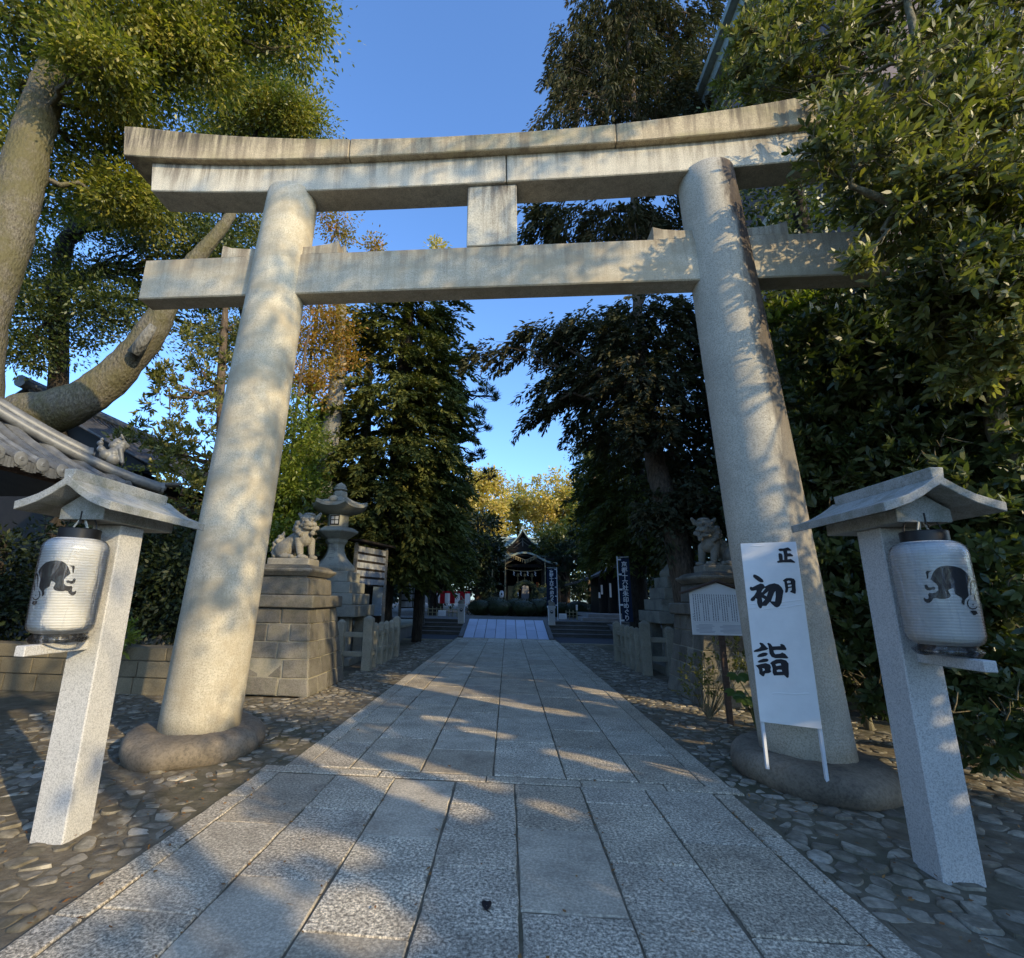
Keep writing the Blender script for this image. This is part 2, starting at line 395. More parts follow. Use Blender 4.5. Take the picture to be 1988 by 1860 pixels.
class MB:
    def __init__(s): s.v = []; s.f = []
    def add(s, vs, fs):
        k = len(s.v); s.v += [tuple(map(float, p)) for p in vs]; s.f += [tuple(i + k for i in f) for f in fs]; return s
    def box(s, c, d, rz=0, top=None):
        x, y, z = d[0] / 2, d[1] / 2, d[2] / 2; tx, ty = (top if top else (1, 1))
        vs = [(-x, -y, -z), (x, -y, -z), (x, y, -z), (-x, y, -z), (-x * tx, -y * ty, z), (x * tx, -y * ty, z), (x * tx, y * ty, z), (-x * tx, y * ty, z)]
        ca, sa = math.cos(rz), math.sin(rz)
        vs = [(c[0] + p[0] * ca - p[1] * sa, c[1] + p[0] * sa + p[1] * ca, c[2] + p[2]) for p in vs]
        return s.add(vs, [(3, 2, 1, 0), (4, 5, 6, 7), (0, 1, 5, 4), (1, 2, 6, 5), (2, 3, 7, 6), (3, 0, 4, 7)])
    def bb(s, x0, x1, y0, y1, z0, z1, **k):
        return s.box(((x0 + x1) / 2, (y0 + y1) / 2, (z0 + z1) / 2), (x1 - x0, y1 - y0, z1 - z0), **k)
    def hexa(s, p):
        """eight corners: bottom ring then top ring"""
        return s.add(p, [(3, 2, 1, 0), (4, 5, 6, 7), (0, 1, 5, 4), (1, 2, 6, 5), (2, 3, 7, 6), (3, 0, 4, 7)])
    def bar(s, a, b, wx, wy=None, up=(0, 0, 1)):
        a = Vector(a); b = Vector(b); d = (b - a).normalized(); u = Vector(up)
        if abs(d.dot(u)) > .95: u = Vector((1, 0, 0))
        sd = d.cross(u).normalized(); u = sd.cross(d).normalized(); wy = wy or wx
        sd *= wx / 2; u *= wy / 2
        return s.hexa([a - sd - u, a + sd - u, a + sd + u, a - sd + u, b - sd - u, b + sd - u, b + sd + u, b - sd + u])
    def tube(s, pts, rad, n=10, wob=0.0, cap=True):
        pts = [Vector(p) for p in pts]; k = len(pts)
        if not hasattr(rad, '__len__'): rad = [rad] * k
        t0 = (pts[1] - pts[0]).normalized()
        u = t0.orthogonal().normalized(); vs = []; fs = []
        for i, p in enumerate(pts):
            t = (pts[min(i + 1, k - 1)] - pts[max(i - 1, 0)]).normalized()
            u = (u - t * u.dot(t)).normalized(); w2 = t.cross(u)
            for j in range(n):
                a = 2 * math.pi * j / n; r = rad[i] * (1 + (random.uniform(-wob, wob) if wob else 0))
                vs.append(p + u * (math.cos(a) * r) + w2 * (math.sin(a) * r))
        for i in range(k - 1):
            for j in range(n):
                fs.append((i * n + j, i * n + (j + 1) % n, (i + 1) * n + (j + 1) % n, (i + 1) * n + j))
        if cap: fs += [tuple(range(n - 1, -1, -1)), tuple(range((k - 1) * n, k * n))]
        return s.add(vs, fs)
    def lathe(s, prof, c=(0, 0), n=24, a0=0.0, cap=True, lean=None):
        """prof: (radius, z); lean: function z -> (dx, dy)"""
        vs = []; fs = []
        for r, z in prof:
            dx, dy = lean(z) if lean else (0, 0)
            for j in range(n):
                a = a0 + 2 * math.pi * j / n
                vs.append((c[0] + dx + r * math.cos(a), c[1] + dy + r * math.sin(a), z))
        k = len(prof)
        for i in range(k - 1):
            for j in range(n): fs.append((i * n + j, i * n + (j + 1) % n, (i + 1) * n + (j + 1) % n, (i + 1) * n + j))
        if cap: fs += [tuple(range(n - 1, -1, -1)), tuple(range((k - 1) * n, k * n))]
        return s.add(vs, fs)
    def prism(s, poly, o, u, v, w):
        """poly (a, b) -> o + a u + b v, extruded by w"""
        o = Vector(o); u = Vector(u); v = Vector(v); w = Vector(w); n = len(poly)
        a = [o + u * p[0] + v * p[1] for p in poly]; b = [p + w for p in a]
        return s.add(a + b, [tuple(range(n - 1, -1, -1)), tuple(range(n, 2 * n))] + [(i, (i + 1) % n, n + (i + 1) % n, n + i) for i in range(n)])
    def sheet(s, rows):
        """grid of points"""
        n = len(rows[0]); vs = [p for r in rows for p in r]
        return s.add(vs, [(i * n + j, i * n + j + 1, (i + 1) * n + j + 1, (i + 1) * n + j) for i in range(len(rows) - 1) for j in range(n - 1)])
    def ball(s, c, r, seg=12, ring=8):
        if not hasattr(r, '__len__'): r = (r, r, r)
        vs = [(c[0], c[1], c[2] + r[2])]
        for i in range(1, ring):
            t = math.pi * i / ring
            for j in range(seg):
                a = 2 * math.pi * j / seg
                vs.append((c[0] + r[0] * math.sin(t) * math.cos(a), c[1] + r[1] * math.sin(t) * math.sin(a), c[2] + r[2] * math.cos(t)))
        vs.append((c[0], c[1], c[2] - r[2])); e = len(vs) - 1; fs = []
        for j in range(seg): fs.append((0, 1 + j, 1 + (j + 1) % seg))
        for i in range(ring - 2):
            for j in range(seg): fs.append((1 + i * seg + j, 1 + (i + 1) * seg + j, 1 + (i + 1) * seg + (j + 1) % seg, 1 + i * seg + (j + 1) % seg))
        b = 1 + (ring - 2) * seg
        for j in range(seg): fs.append((b + j, e, b + (j + 1) % seg))
        return s.add(vs, fs)
    def build(s, name, mat, parent=None, bevel=0, seg=1, smooth=False, ang=35, label=None, recalc=False):
        off = wloc(parent) if parent is not None else Vector((0, 0, 0))
        me = bpy.data.meshes.new(name)
        me.from_pydata([(p[0] - off.x, p[1] - off.y, p[2] - off.z) for p in s.v], [], s.f)
        if bevel or recalc:
            bm = bmesh.new(); bm.from_mesh(me)
            if recalc: bmesh.ops.recalc_face_normals(bm, faces=bm.faces)
            if bevel:
                bm.normal_update()
                ed = [e for e in bm.edges if len(e.link_faces) == 2 and e.calc_face_angle(0) > R(25)]
                bmesh.ops.bevel(bm, geom=ed, offset=bevel, segments=seg, profile=.5, affect='EDGES', clamp_overlap=True)
            bm.to_mesh(me); bm.free()
        if smooth:
            me.polygons.foreach_set('use_smooth', [True] * len(me.polygons))
            if smooth != 'all':
                try: me.set_sharp_from_angle(angle=R(ang))
                except Exception: pass
        me.update()
        o = link_mesh(name, me, mat, parent)
        if label: o['label'] = label
        return o

def roughen(o, amt, scale=3.0, fine=0.0):
    """push the vertices of a stone about a little"""
    from mathutils import noise
    for v in o.data.vertices:
        p = Vector(v.co) * scale
        d = noise.noise_vector(p) * amt
        if fine: d += noise.noise_vector(p * 5) * fine
        v.co += d
    o.data.update()

def sculpt(name, blobs, voxel, mat, parent, it=4, subdiv_noise=0, label=None):
    """melts overlapping balls and limbs into one carved surface"""
    mb = MB()
    for b in blobs:
        if b[0] == 'b': mb.ball(b[1], b[2], 14, 10)
        elif b[0] == 'c':
            _, a, c, r0, r1 = b
            a = Vector(a); c = Vector(c); k = 7
            for i in range(k):
                t = i / (k - 1); mb.ball(a.lerp(c, t), r0 + (r1 - r0) * t, 12, 8)
        elif b[0] == 'x': mb.box(b[1], b[2])
    me = bpy.data.meshes.new('tmp'); me.from_pydata(mb.v, [], mb.f)
    o = bpy.data.objects.new('tmp', me); COL.objects.link(o)
    rm = o.modifiers.new('r', 'REMESH'); rm.mode = 'VOXEL'; rm.voxel_size = voxel
    sm = o.modifiers.new('s', 'SMOOTH'); sm.iterations = it; sm.factor = .5
    dg = bpy.context.evaluated_depsgraph_get()
    m2 = bpy.data.meshes.new_from_object(o.evaluated_get(dg))
    bpy.data.objects.remove(o); bpy.data.meshes.remove(me)
    off = wloc(parent) if parent is not None else Vector((0, 0, 0))
    m2.transform(Matrix.Translation(-off))
    m2.materials.clear()
    m2.name = name
    m2.polygons.foreach_set('use_smooth', [True] * len(m2.polygons))
    ob = link_mesh(name, m2, mat, parent)
    if label: ob['label'] = label
    return ob

# ---- leaves
def leaves(name, P, D, N, L, W, mat, parent, shape=4):
    P = np.asarray(P, float); D = np.asarray(D, float); N = np.asarray(N, float)
    n = len(P)
    D /= np.linalg.norm(D, axis=1, keepdims=True) + 1e-9
    N = N - D * (N * D).sum(1, keepdims=True); N /= np.linalg.norm(N, axis=1, keepdims=True) + 1e-9
    T = np.cross(D, N); L = np.asarray(L)[:, None]; W = np.asarray(W)[:, None]
    if shape == 4:
        V = np.stack([P, P + D * L * .45 + T * W * .5, P + D * L, P + D * L * .45 - T * W * .5], 1)
    elif shape == 6:
        V = np.stack([P, P + D * L * .3 + T * W * .48 + N * W * .1, P + D * L * .68 + T * W * .4 + N * W * .06, P + D * L - N * L * .08,
                      P + D * L * .68 - T * W * .4 + N * W * .06, P + D * L * .3 - T * W * .48 + N * W * .1], 1)
    k = V.shape[1]
    off = np.array(wloc(parent)) if parent is not None else np.zeros(3)
    V = (V - off).reshape(-1, 3).astype(np.float32)
    me = bpy.data.meshes.new(name)
    me.vertices.add(n * k); me.vertices.foreach_set('co', V.ravel())
    me.loops.add(n * k); me.loops.foreach_set('vertex_index', np.arange(n * k, dtype=np.int32))
    me.polygons.add(n); me.polygons.foreach_set('loop_start', np.arange(0, n * k, k, dtype=np.int32))
    me.update(calc_edges=True)
    me.validate()
    return link_mesh(name, me, mat, parent)

def unit(n):
    v = rng.normal(size=(n, 3)); return v / np.linalg.norm(v, axis=1, keepdims=True)

SHAFTS = [(-2.51, 5.91, -0.81, 4.65, 0.12), (-0.75, 5.25, -0.07, 4.83, 0.06), (-0.58, 4.46, -0.26, 4.26, 0.08), (-0.61, 8.82, 0.97, 7.86, 0.09), (-2.13, 9.98, -1.44, 9.7, 0.1), (-2.1, 11.07, -1.37, 10.94, 0.1), (-0.27, 10.37, 0.06, 10.19, 0.08), (-0.51, 6.79, -0.04, 6.52, 0.05), (0.46, 5.97, 0.71, 5.82, 0.05), (0.82, 5.74, 1.07, 5.51, 0.07), (1.46, 5.83, 1.79, 5.38, 0.05), (1.22, 8.98, 1.75, 8.58, 0.08), (-1.35, 3.73, -0.92, 3.5, 0.06), (-0.95, 3.02, -0.62, 2.82, 0.13), (-1.24, 5.57, -0.91, 5.41, 0.05), (-1.23, 7.36, -0.72, 7.2, 0.05), (0.22, 4.55, 0.49, 4.36, 0.04), (-1.9, 3.75, -1.6, 3.55, .2), (-3.2, 4.5, -2.3, 3.9, .3), (-3.0, 3.4, -2.4, 3.0, .22), (-3.9, 5.1, -2.6, 4.7, .25), (2.2, 6.6, 2.9, 6.1, .1), (2.1, 7.6, 2.6, 7.3, .06)]
def in_shaft(P, grow=.085):
    """which leaves stand in one of the openings the low sun shines through"""
    g = P[:, :2] - np.array([S.x, S.y]) * (P[:, 2:3] / S.z)
    hit = np.zeros(len(P), bool)
    for ax, ay, bx, by, w_ in SHAFTS:
        a = np.array([ax, ay]); d = np.array([bx - ax, by - ay])
        t = np.clip(((g - a) @ d) / (d @ d), 0, 1)[:, None]
        hit |= np.linalg.norm(g - a - t * d, axis=1) < w_ + grow
    for ax, ay, az, bx, by, bz, w_, pr in DAPPLES:
        a = np.array([ax - S.x * az / S.z, ay - S.y * az / S.z]); d = np.array([bx - S.x * bz / S.z, by - S.y * bz / S.z]) - a
        t = np.clip(((g - a) @ d) / (d @ d), 0, 1)[:, None]
        hit |= (np.linalg.norm(g - a - t * d, axis=1) < w_) & (rng.random(len(P)) < pr)
    return hit

# sun also reaches these stretches of the gate through thin foliage: ends of a line, half width, share of leaves missing
DAPPLES = [(2.9, 5.4, 5.72, 4.6, 5.4, 5.72, .34, .72), (2.6, 5.35, 7.2, 4.9, 5.3, 7.45, .42, .85), (3.2, 5.3, .4, 2.9, 5.3, 6.6, .16, .55), (2.84, 3.7, .3, 2.84, 3.7, 1.6, .09, .7)]

def blob_centres(b, p=.5):
    c, r, n = np.array(b[0]), np.array(b[1]), b[2]
    u = unit(n) * (rng.random((n, 1)) ** p)
    return c + u * r, u

def crown_broad(blobs, per=60, sig=.28, L=.09, W=.042, flat=.7, droop=.2, p=.42):
    P = []; D = []; N = []; tips = []
    for b in blobs:
        c, u = blob_centres(b, p)
        tips.append(c)
        k = max(1, len(c))
        off = unit(k * per).reshape(k, per, 3) * (rng.random((k, per, 1)) ** .45) * (1 + .25 * rng.normal(size=(k, per, 1))) * sig * 1.75 * np.array([1, 1, flat])
        s2 = .55 + .9 * rng.random((k, 1, 1)); off *= s2
        pos = c[:, None, :] + off
        d = off / (np.linalg.norm(off, axis=2, keepdims=True) + 1e-6) + rng.normal(size=off.shape) * .55 + u[:, None, :] * .35
        d[..., 2] -= droop
        nn = rng.normal(size=off.shape) * .55; nn[..., 2] += .8
        nn += u[:, None, :] * .4
        P.append(pos.reshape(-1, 3)); D.append(d.reshape(-1, 3)); N.append(nn.reshape(-1, 3))
    P = np.concatenate(P); n = len(P); sc = .7 + .6 * rng.random(n)
    return (P, np.concatenate(D), np.concatenate(N), L * sc, W * sc), tips

def crown_rosette(blobs, per=9, L=.08, W=.032, p=.4, tw=.14, rosettes=7):
    """twigs ending in rosettes of stiff leaves"""
    P = []; D = []; N = []; tips = []; tw_lines = []
    for b in blobs:
        c, u = blob_centres(b, p); tips.append(c)
        k = len(c)
        base = u * .7 + rng.normal(size=(k, 3)) * .5; base[:, 2] += .45
        base /= np.linalg.norm(base, axis=1, keepdims=True)
        for j in range(rosettes):
            ax = base + rng.normal(size=(k, 3)) * .55; ax[:, 2] += .2; ax /= np.linalg.norm(ax, axis=1, keepdims=True)
            ln = tw * (.5 + 1.2 * rng.random((k, 1)))
            tip = c + ax * ln
            ref = rng.normal(size=(k, 3)); e1 = np.cross(ax, ref); e1 /= np.linalg.norm(e1, axis=1, keepdims=True); e2 = np.cross(ax, e1)
            tw_lines.append((c, tip))
            for q in range(per):
                a = 2.399 * q + rng.random((k, 1)) * .5
                rad = e1 * np.cos(a) + e2 * np.sin(a)
                op = .45 + .9 * (q / per) + rng.normal(size=(k, 1)) * .15
                d = ax * np.cos(op) + rad * np.sin(op)
                nn = ax * np.sin(op) - rad * np.cos(op) + rng.normal(size=(k, 3)) * .15
                P.append(tip - ax * (.012 * q)); D.append(d); N.append(nn)
    P = np.concatenate(P); n = len(P); sc = .4 + 1.0 * rng.random(n)
    return (P, np.concatenate(D), np.concatenate(N), L * sc, W * sc), tips, tw_lines

def crown_conifer(blobs, axis, per=46, length=.9, L=.24, W=.055, droop=.35, p=.38, upturn=0.0):
    """sprays that leave the stem outwards and hang; axis: (x, y) of the stem, or None"""
    P = []; D = []; N = []; tips = []
    for b in blobs:
        c, u = blob_centres(b, p); tips.append(c); k = len(c)
        a = u.copy() if axis is None else np.concatenate([c[:, :2] - np.array(axis), np.zeros((k, 1))], 1)
        a /= np.linalg.norm(a, axis=1, keepdims=True) + 1e-6
        a += rng.normal(size=(k, 3)) * .3; a[:, 2] += -droop * .5 + upturn
        a /= np.linalg.norm(a, axis=1, keepdims=True)
        sd = np.cross(a, np.array([0, 0, 1.])); sd /= np.linalg.norm(sd, axis=1, keepdims=True) + 1e-6
        ln = length * (.5 + .9 * rng.random((k, 1, 1)))
        t = rng.random((k, per, 1)); sg = np.sign(rng.random((k, per, 1)) - .5)
        spread = rng.random((k, per, 1)) * (1 - t * .75) * .42
        pos = c[:, None, :] + a[:, None, :] * t * ln + sd[:, None, :] * sg * spread * ln
        pos[..., 2] -= (t[..., 0] ** 2) * ln[..., 0] * droop + rng.random((k, per)) * .12
        d = a[:, None, :] * .9 + sd[:, None, :] * sg * .6 + rng.normal(size=(k, per, 3)) * .28
        d[..., 2] += -droop * (1 + t[..., 0]) * .7 + upturn
        nn = rng.normal(size=(k, per, 3)) * .5; nn[..., 2] += .8
        P.append(pos.reshape(-1, 3)); D.append(d.reshape(-1, 3)); N.append(nn.reshape(-1, 3))
    P = np.concatenate(P); n = len(P); sc = .6 + .8 * rng.random(n)
    return (P, np.concatenate(D), np.concatenate(N), L * sc, W * sc), tips

def crown_pine(pads, per=60, L=.16, W=.012):
    """flat pads of needle tufts"""
    P = []; D = []; N = []; tips = []
    for b in pads:
        c, u = blob_centres(b, .5); tips.append(c); k = len(c)
        d = rng.normal(size=(k, per, 3)) * .6 + u[:, None, :] * .5; d[..., 2] = np.abs(d[..., 2]) + .35
        P.append(np.repeat(c[:, None, :], per, 1).reshape(-1, 3) + rng.normal(size=(k * per, 3)) * .03)
        D.append(d.reshape(-1, 3)); N.append(rng.normal(size=(k * per, 3)))
    P = np.concatenate(P); n = len(P); sc = .7 + .6 * rng.random(n)
    return (P, np.concatenate(D), np.concatenate(N), L * sc, W * sc), tips

def wavy(a, b, k=6, amp=.08):
    a = Vector(a); b = Vector(b); L = (b - a).length
    pts = [a.lerp(b, i / k) for i in range(k + 1)]
    for i in range(1, k): pts[i] += Vector(rng.normal(size=3)) * amp * L * .35
    return pts

def limbs(mb, trunk, blobs, tips, r0=.12, sub=5, rmin=.012):
    """a limb from the stem to every mass of leaves, and thinner ones out to its clumps"""
    tp = np.array([t[:3] for t in trunk]); tr = [t[3] for t in trunk]
    for b, c in zip(blobs, tips):
        q = np.array(b[0]); dz = q[2] - tp[:, 2]
        cost = np.linalg.norm(tp - q, axis=1) + np.where(dz < .1, 1.5 * np.abs(dz), 0)
        i = int(np.argmin(cost)); r = min(r0, tr[i] * .6)
        pts = wavy(tp[i], q, 6, .12)
        mb.tube(pts, [r * (1 - .7 * k / 6) for k in range(7)], 7)
        if len(c) and sub:
            for j in rng.choice(len(c), min(sub, len(c)), replace=False):
                s0 = pts[random.randint(2, 6)]
                mb.tube(wavy(s0, c[j], 4, .15), [max(rmin, r * .32), r * .26, r * .2, r * .14, rmin * .6], 5)

def pb(u, v, Y, ru, rv, rd, n):
    """a mass of leaves given by where it stands and how wide it reaches"""
    s = pxs(u, v, Y); return (at(u, v, Y), np.array([ru * s, rd, rv * s]), int(n))

def T(u, v, Y, wpx):
    p = at(u, v, Y); return (p[0], p[1], p[2], wpx * pxs(u, v, Y) / 2)

def stem(mb, tr, wob=.06, n=18):
    """a stem with bumps, hollows and a bent course instead of a clean pipe"""
    from mathutils import noise
    P = [Vector(p[:3]) for p in tr]; rr = [p[3] for p in tr]; k = len(P); pts = []; rad = []
    for i in range(k - 1):
        p0, p1, p2, p3 = P[max(0, i - 1)], P[i], P[i + 1], P[min(k - 1, i + 2)]
        m = max(2, min(14, int((p2 - p1).length / max(.06, rr[i] * .5))))
        for j in range(m):
            t = j / m
            pts.append(.5 * ((2 * p1) + (p2 - p0) * t + (2 * p0 - 5 * p1 + 4 * p2 - p3) * t * t + (3 * p1 - p0 - 3 * p2 + p3) * t ** 3)); rad.append(rr[i] + (rr[i + 1] - rr[i]) * t)
    pts.append(P[-1]); rad.append(rr[-1]); v0 = len(mb.v)
    mb.tube(pts, rad, n)
    for i in range(len(pts)):
        for j in range(n):
            q = Vector(mb.v[v0 + i * n + j]); d = q - pts[i]; s = 1.1 / max(.12, rad[i])
            f = 1 + wob * 2.6 * noise.noise(q * s * .8) + wob * 1.5 * noise.noise(Vector((q.x, q.y, q.z * .5)) * s * 3.2)
            mb.v[v0 + i * n + j] = tuple(pts[i] + d * f)

def tree(name, label, cat, trunk, blobs, style, leaf, barkm, group=None, r0=.14, sub=5, wob=.06, extra_trunks=(), shape=4, limb=True, twigs=0, **kw):
    base = (trunk[0][0], trunk[0][1], 0)
    t = thing(name, label, cat, base, group); shafts = kw.pop('shafts', False)
    tw_lines = []
    if style == 'broad': args, tips = crown_broad(blobs, **kw)
    elif style == 'rosette': args, tips, tw_lines = crown_rosette(blobs, **kw)
    elif style == 'conifer': args, tips = crown_conifer(blobs, **kw)
    elif style == 'pine': args, tips = crown_pine(blobs, **kw)
    if shafts:
        keep = ~in_shaft(args[0] + args[1] / np.linalg.norm(args[1], axis=1, keepdims=True) * args[3][:, None] * .5)
        args = tuple(a[keep] for a in args)
    mb = MB()
    for tr in [trunk] + list(extra_trunks): stem(mb, tr, wob)
    allt = [p for tr in [trunk] + list(extra_trunks) for p in tr]
    if limb: limbs(mb, allt, blobs, tips, r0, sub)
    if twigs and tw_lines:
        for c, tip in tw_lines:
            for j in range(len(c)):
                if rng.random() < twigs: mb.tube([c[j], (c[j] + tip[j]) / 2 + rng.normal(size=3) * .01, tip[j]], [.008, .006, .004], 4, cap=False)
    mb.build('trunk', barkm, t, smooth='all')
    leaves('crown', *args, leaf, t, shape)
    return t

# ---- writing
def glyph_mesh(txt, size, bold=0.0):
    c = bpy.data.curves.new('t', 'FONT'); c.body = txt; c.size = size; c.offset = bold; c.resolution_u = 3
    c.align_x = 'CENTER'
    o = bpy.data.objects.new('t', c); COL.objects.link(o)
    dg = bpy.context.evaluated_depsgraph_get()
    m = bpy.data.meshes.new_from_object(o.evaluated_get(dg))
    vs = [tuple(v.co) for v in m.vertices]; fs = [tuple(p.vertices) for p in m.polygons]
    bpy.data.objects.remove(o); bpy.data.curves.remove(c); bpy.data.meshes.remove(m)
    return vs, fs

def column_text(mb, txt, size, step, o, u, v, bold=0.0, sx=1.0):
    """characters one under another; o is the centre of the top edge"""
    o = Vector(o); u = Vector(u); v = Vector(v)
    for i, ch in enumerate(txt):
        vs, fs = glyph_mesh(ch, size, bold)
        if not vs: continue
        mb.add([o + u * (p[0] * sx) + v * (p[1] - size * .8 - i * step) for p in vs], fs)

def ink(polys, place, name, mat, parent, maxlen=.03):
    """filled outlines (the holes among them cut out by parity), laid on a surface by place(a, b)"""
    from mathutils.geometry import tessellate_polygon
    def inside(pt, poly):
        c = False; n = len(poly)
        for i in range(n):
            a, b = poly[i], poly[(i + 1) % n]
            if (a[1] > pt[1]) != (b[1] > pt[1]) and pt[0] < (b[0] - a[0]) * (pt[1] - a[1]) / (b[1] - a[1]) + a[0]: c = not c
        return c
    outer = [p for p in polys if sum(inside(p[0], q) for q in polys if q is not p) % 2 == 0]
    mb = MB()
    for p in outer:
        holes = [q for q in polys if q is not p and q not in outer and inside(q[0], p)]
        loops = [[Vector((a, b, 0)) for a, b in r] for r in [p] + holes]
        tri = tessellate_polygon(loops); flat = [x for r in loops for x in r]
        bm = bmesh.new(); vv = [bm.verts.new(x) for x in flat]
        for t in tri:
            try: bm.faces.new([vv[i] for i in t])
            except Exception: pass
        for _ in range(5):
            ed = [e for e in bm.edges if e.calc_length() > maxlen]
            if not ed: break
            bmesh.ops.subdivide_edges(bm, edges=ed, cuts=1)
            bmesh.ops.triangulate(bm, faces=bm.faces)
        bm.verts.index_update()
        mb.add([place(v.co.x, v.co.y) for v in bm.verts], [tuple(v.index for v in f.verts) for f in bm.faces])
        bm.free()
    return mb.build(name, mat, parent)

# ================================================================== SETTING
def struct(mb, name, mat, **k):
    o = mb.build(name, mat, None, **k); tag(o, kind='structure'); return o

g = MB(); g.add([(-900, -300, -.03), (900, -300, -.03), (900, 1500, -.03), (-900, 1500, -.03)], [(0, 1, 2, 3)])
struct(g, 'ground', 'soil')
PC = -.07
def outline(x0, x1, y0, y1, j=.004, st=.14):
    pts = []
    for (ax, ay), (bx, by) in (((x0, y0), (x1, y0)), ((x1, y0), (x1, y1)), ((x1, y1), (x0, y1)), ((x0, y1), (x0, y0))):
        L = math.hypot(bx - ax, by - ay); k = max(2, int(L / st))
        for i in range(k):
            t = i / k; pts.append((ax + (bx - ax) * t + random.uniform(-j, j), ay + (by - ay) * t + random.uniform(-j, j)))
    out = pts
    return out
def slab(mb, x0, x1, y0, y1, z=0.0, gap=.009, j=.004, tilt=.0015, bev=.006):
    o = outline(x0 + gap, x1 - gap, y0 + gap, y1 - gap, j); n = len(o); cx, cy = (x0 + x1) / 2, (y0 + y1) / 2
    tx, ty, dz = random.gauss(0, tilt), random.gauss(0, tilt), random.uniform(-.003, .003)
    zz = lambda x, y: z + dz + (x - cx) * tx + (y - cy) * ty
    top = [(x + (cx - x) * bev / max(.05, abs(cx - x)), y + (cy - y) * bev / max(.05, abs(cy - y))) for x, y in o]
    vs = [(x, y, zz(x, y)) for x, y in top] + [(x, y, zz(x, y) - .007) for x, y in o] + [(x, y, z - .06) for x, y in o]
    mb.add(vs, [tuple(range(n))] + [(n + i, n + (i + 1) % n, (i + 1) % n, i) for i in range(n)] + [(2 * n + i, 2 * n + (i + 1) % n, n + (i + 1) % n, n + i) for i in range(n)])
pm = MB()
def run(x0, x1, y0, y1, ln, marks=None, **k):
    if marks is None:
        marks = [y0]; 
        while marks[-1] < y1 - ln * .4: marks.append(marks[-1] + ln * random.uniform(.75, 1.25))
        marks[-1] = y1
    for a, b in zip(marks, marks[1:]): slab(pm, x0, x1, a, b, **k)
# near stretch
near = [(-2.32, -2.13, None), (-2.13, -1.585, [.3, 1.2, 1.95, 2.86, 3.91, 4.94]), (-1.585, -1.03, [.2, 1.3, 2.2, 3.24, 4.22, 4.94]), (-1.03, -.47, [.1, 1.0, 1.95, 2.8, 3.82, 4.94]),
        (-.47, .06, [.2, 1.0, 1.7, 2.6, 3.49, 4.44, 4.95]), (.06, .64, [.4, 1.3, 2.2, 3.09, 4.09, 4.95]), (.64, 1.2, [.5, 1.6, 2.7, 3.67, 4.61, 4.97]), (1.2, 1.77, [.3, 1.2, 2.1, 3.02, 4.0, 4.97]), (1.77, 1.95, None)]
for i, (a, b, mk) in enumerate(near):
    gp = .008 if i in (3, 4, 5, 6) else .006
    if mk is None: run(a, b, .2, 4.95, .8, j=.008)
    else: run(a, b, mk[0], mk[-1], 1, mk, gap=gp, j=.006)
for a, b in ((-2.35, -1.2), (-1.2, -.2), (-.2, .66), (.66, 1.4), (1.4, 2.05)): slab(pm, a, b, 4.975, 5.13, gap=.006)
# long stretch
for a, b in ((-2.16, -1.95), (1.78, 2.0)): run(a, b, 5.14, 22.0, 1.3, gap=.004)
for a, b in ((-1.95, -1.52), (-1.52, -.83), (-.83, -.14), (-.14, .54), (.54, 1.2), (1.2, 1.78)): run(a, b, 5.15, 22.0, .95, gap=.008)
struct(pm, 'path', 'path_slab')
bed = MB(); bed.add([(-2.33, .1, -.011), (1.99, .1, -.011), (1.99, 21.9, -.011), (-2.33, 21.9, -.011)], [(0, 1, 2, 3)])
struct(bed, 'path_bed', 'soil')

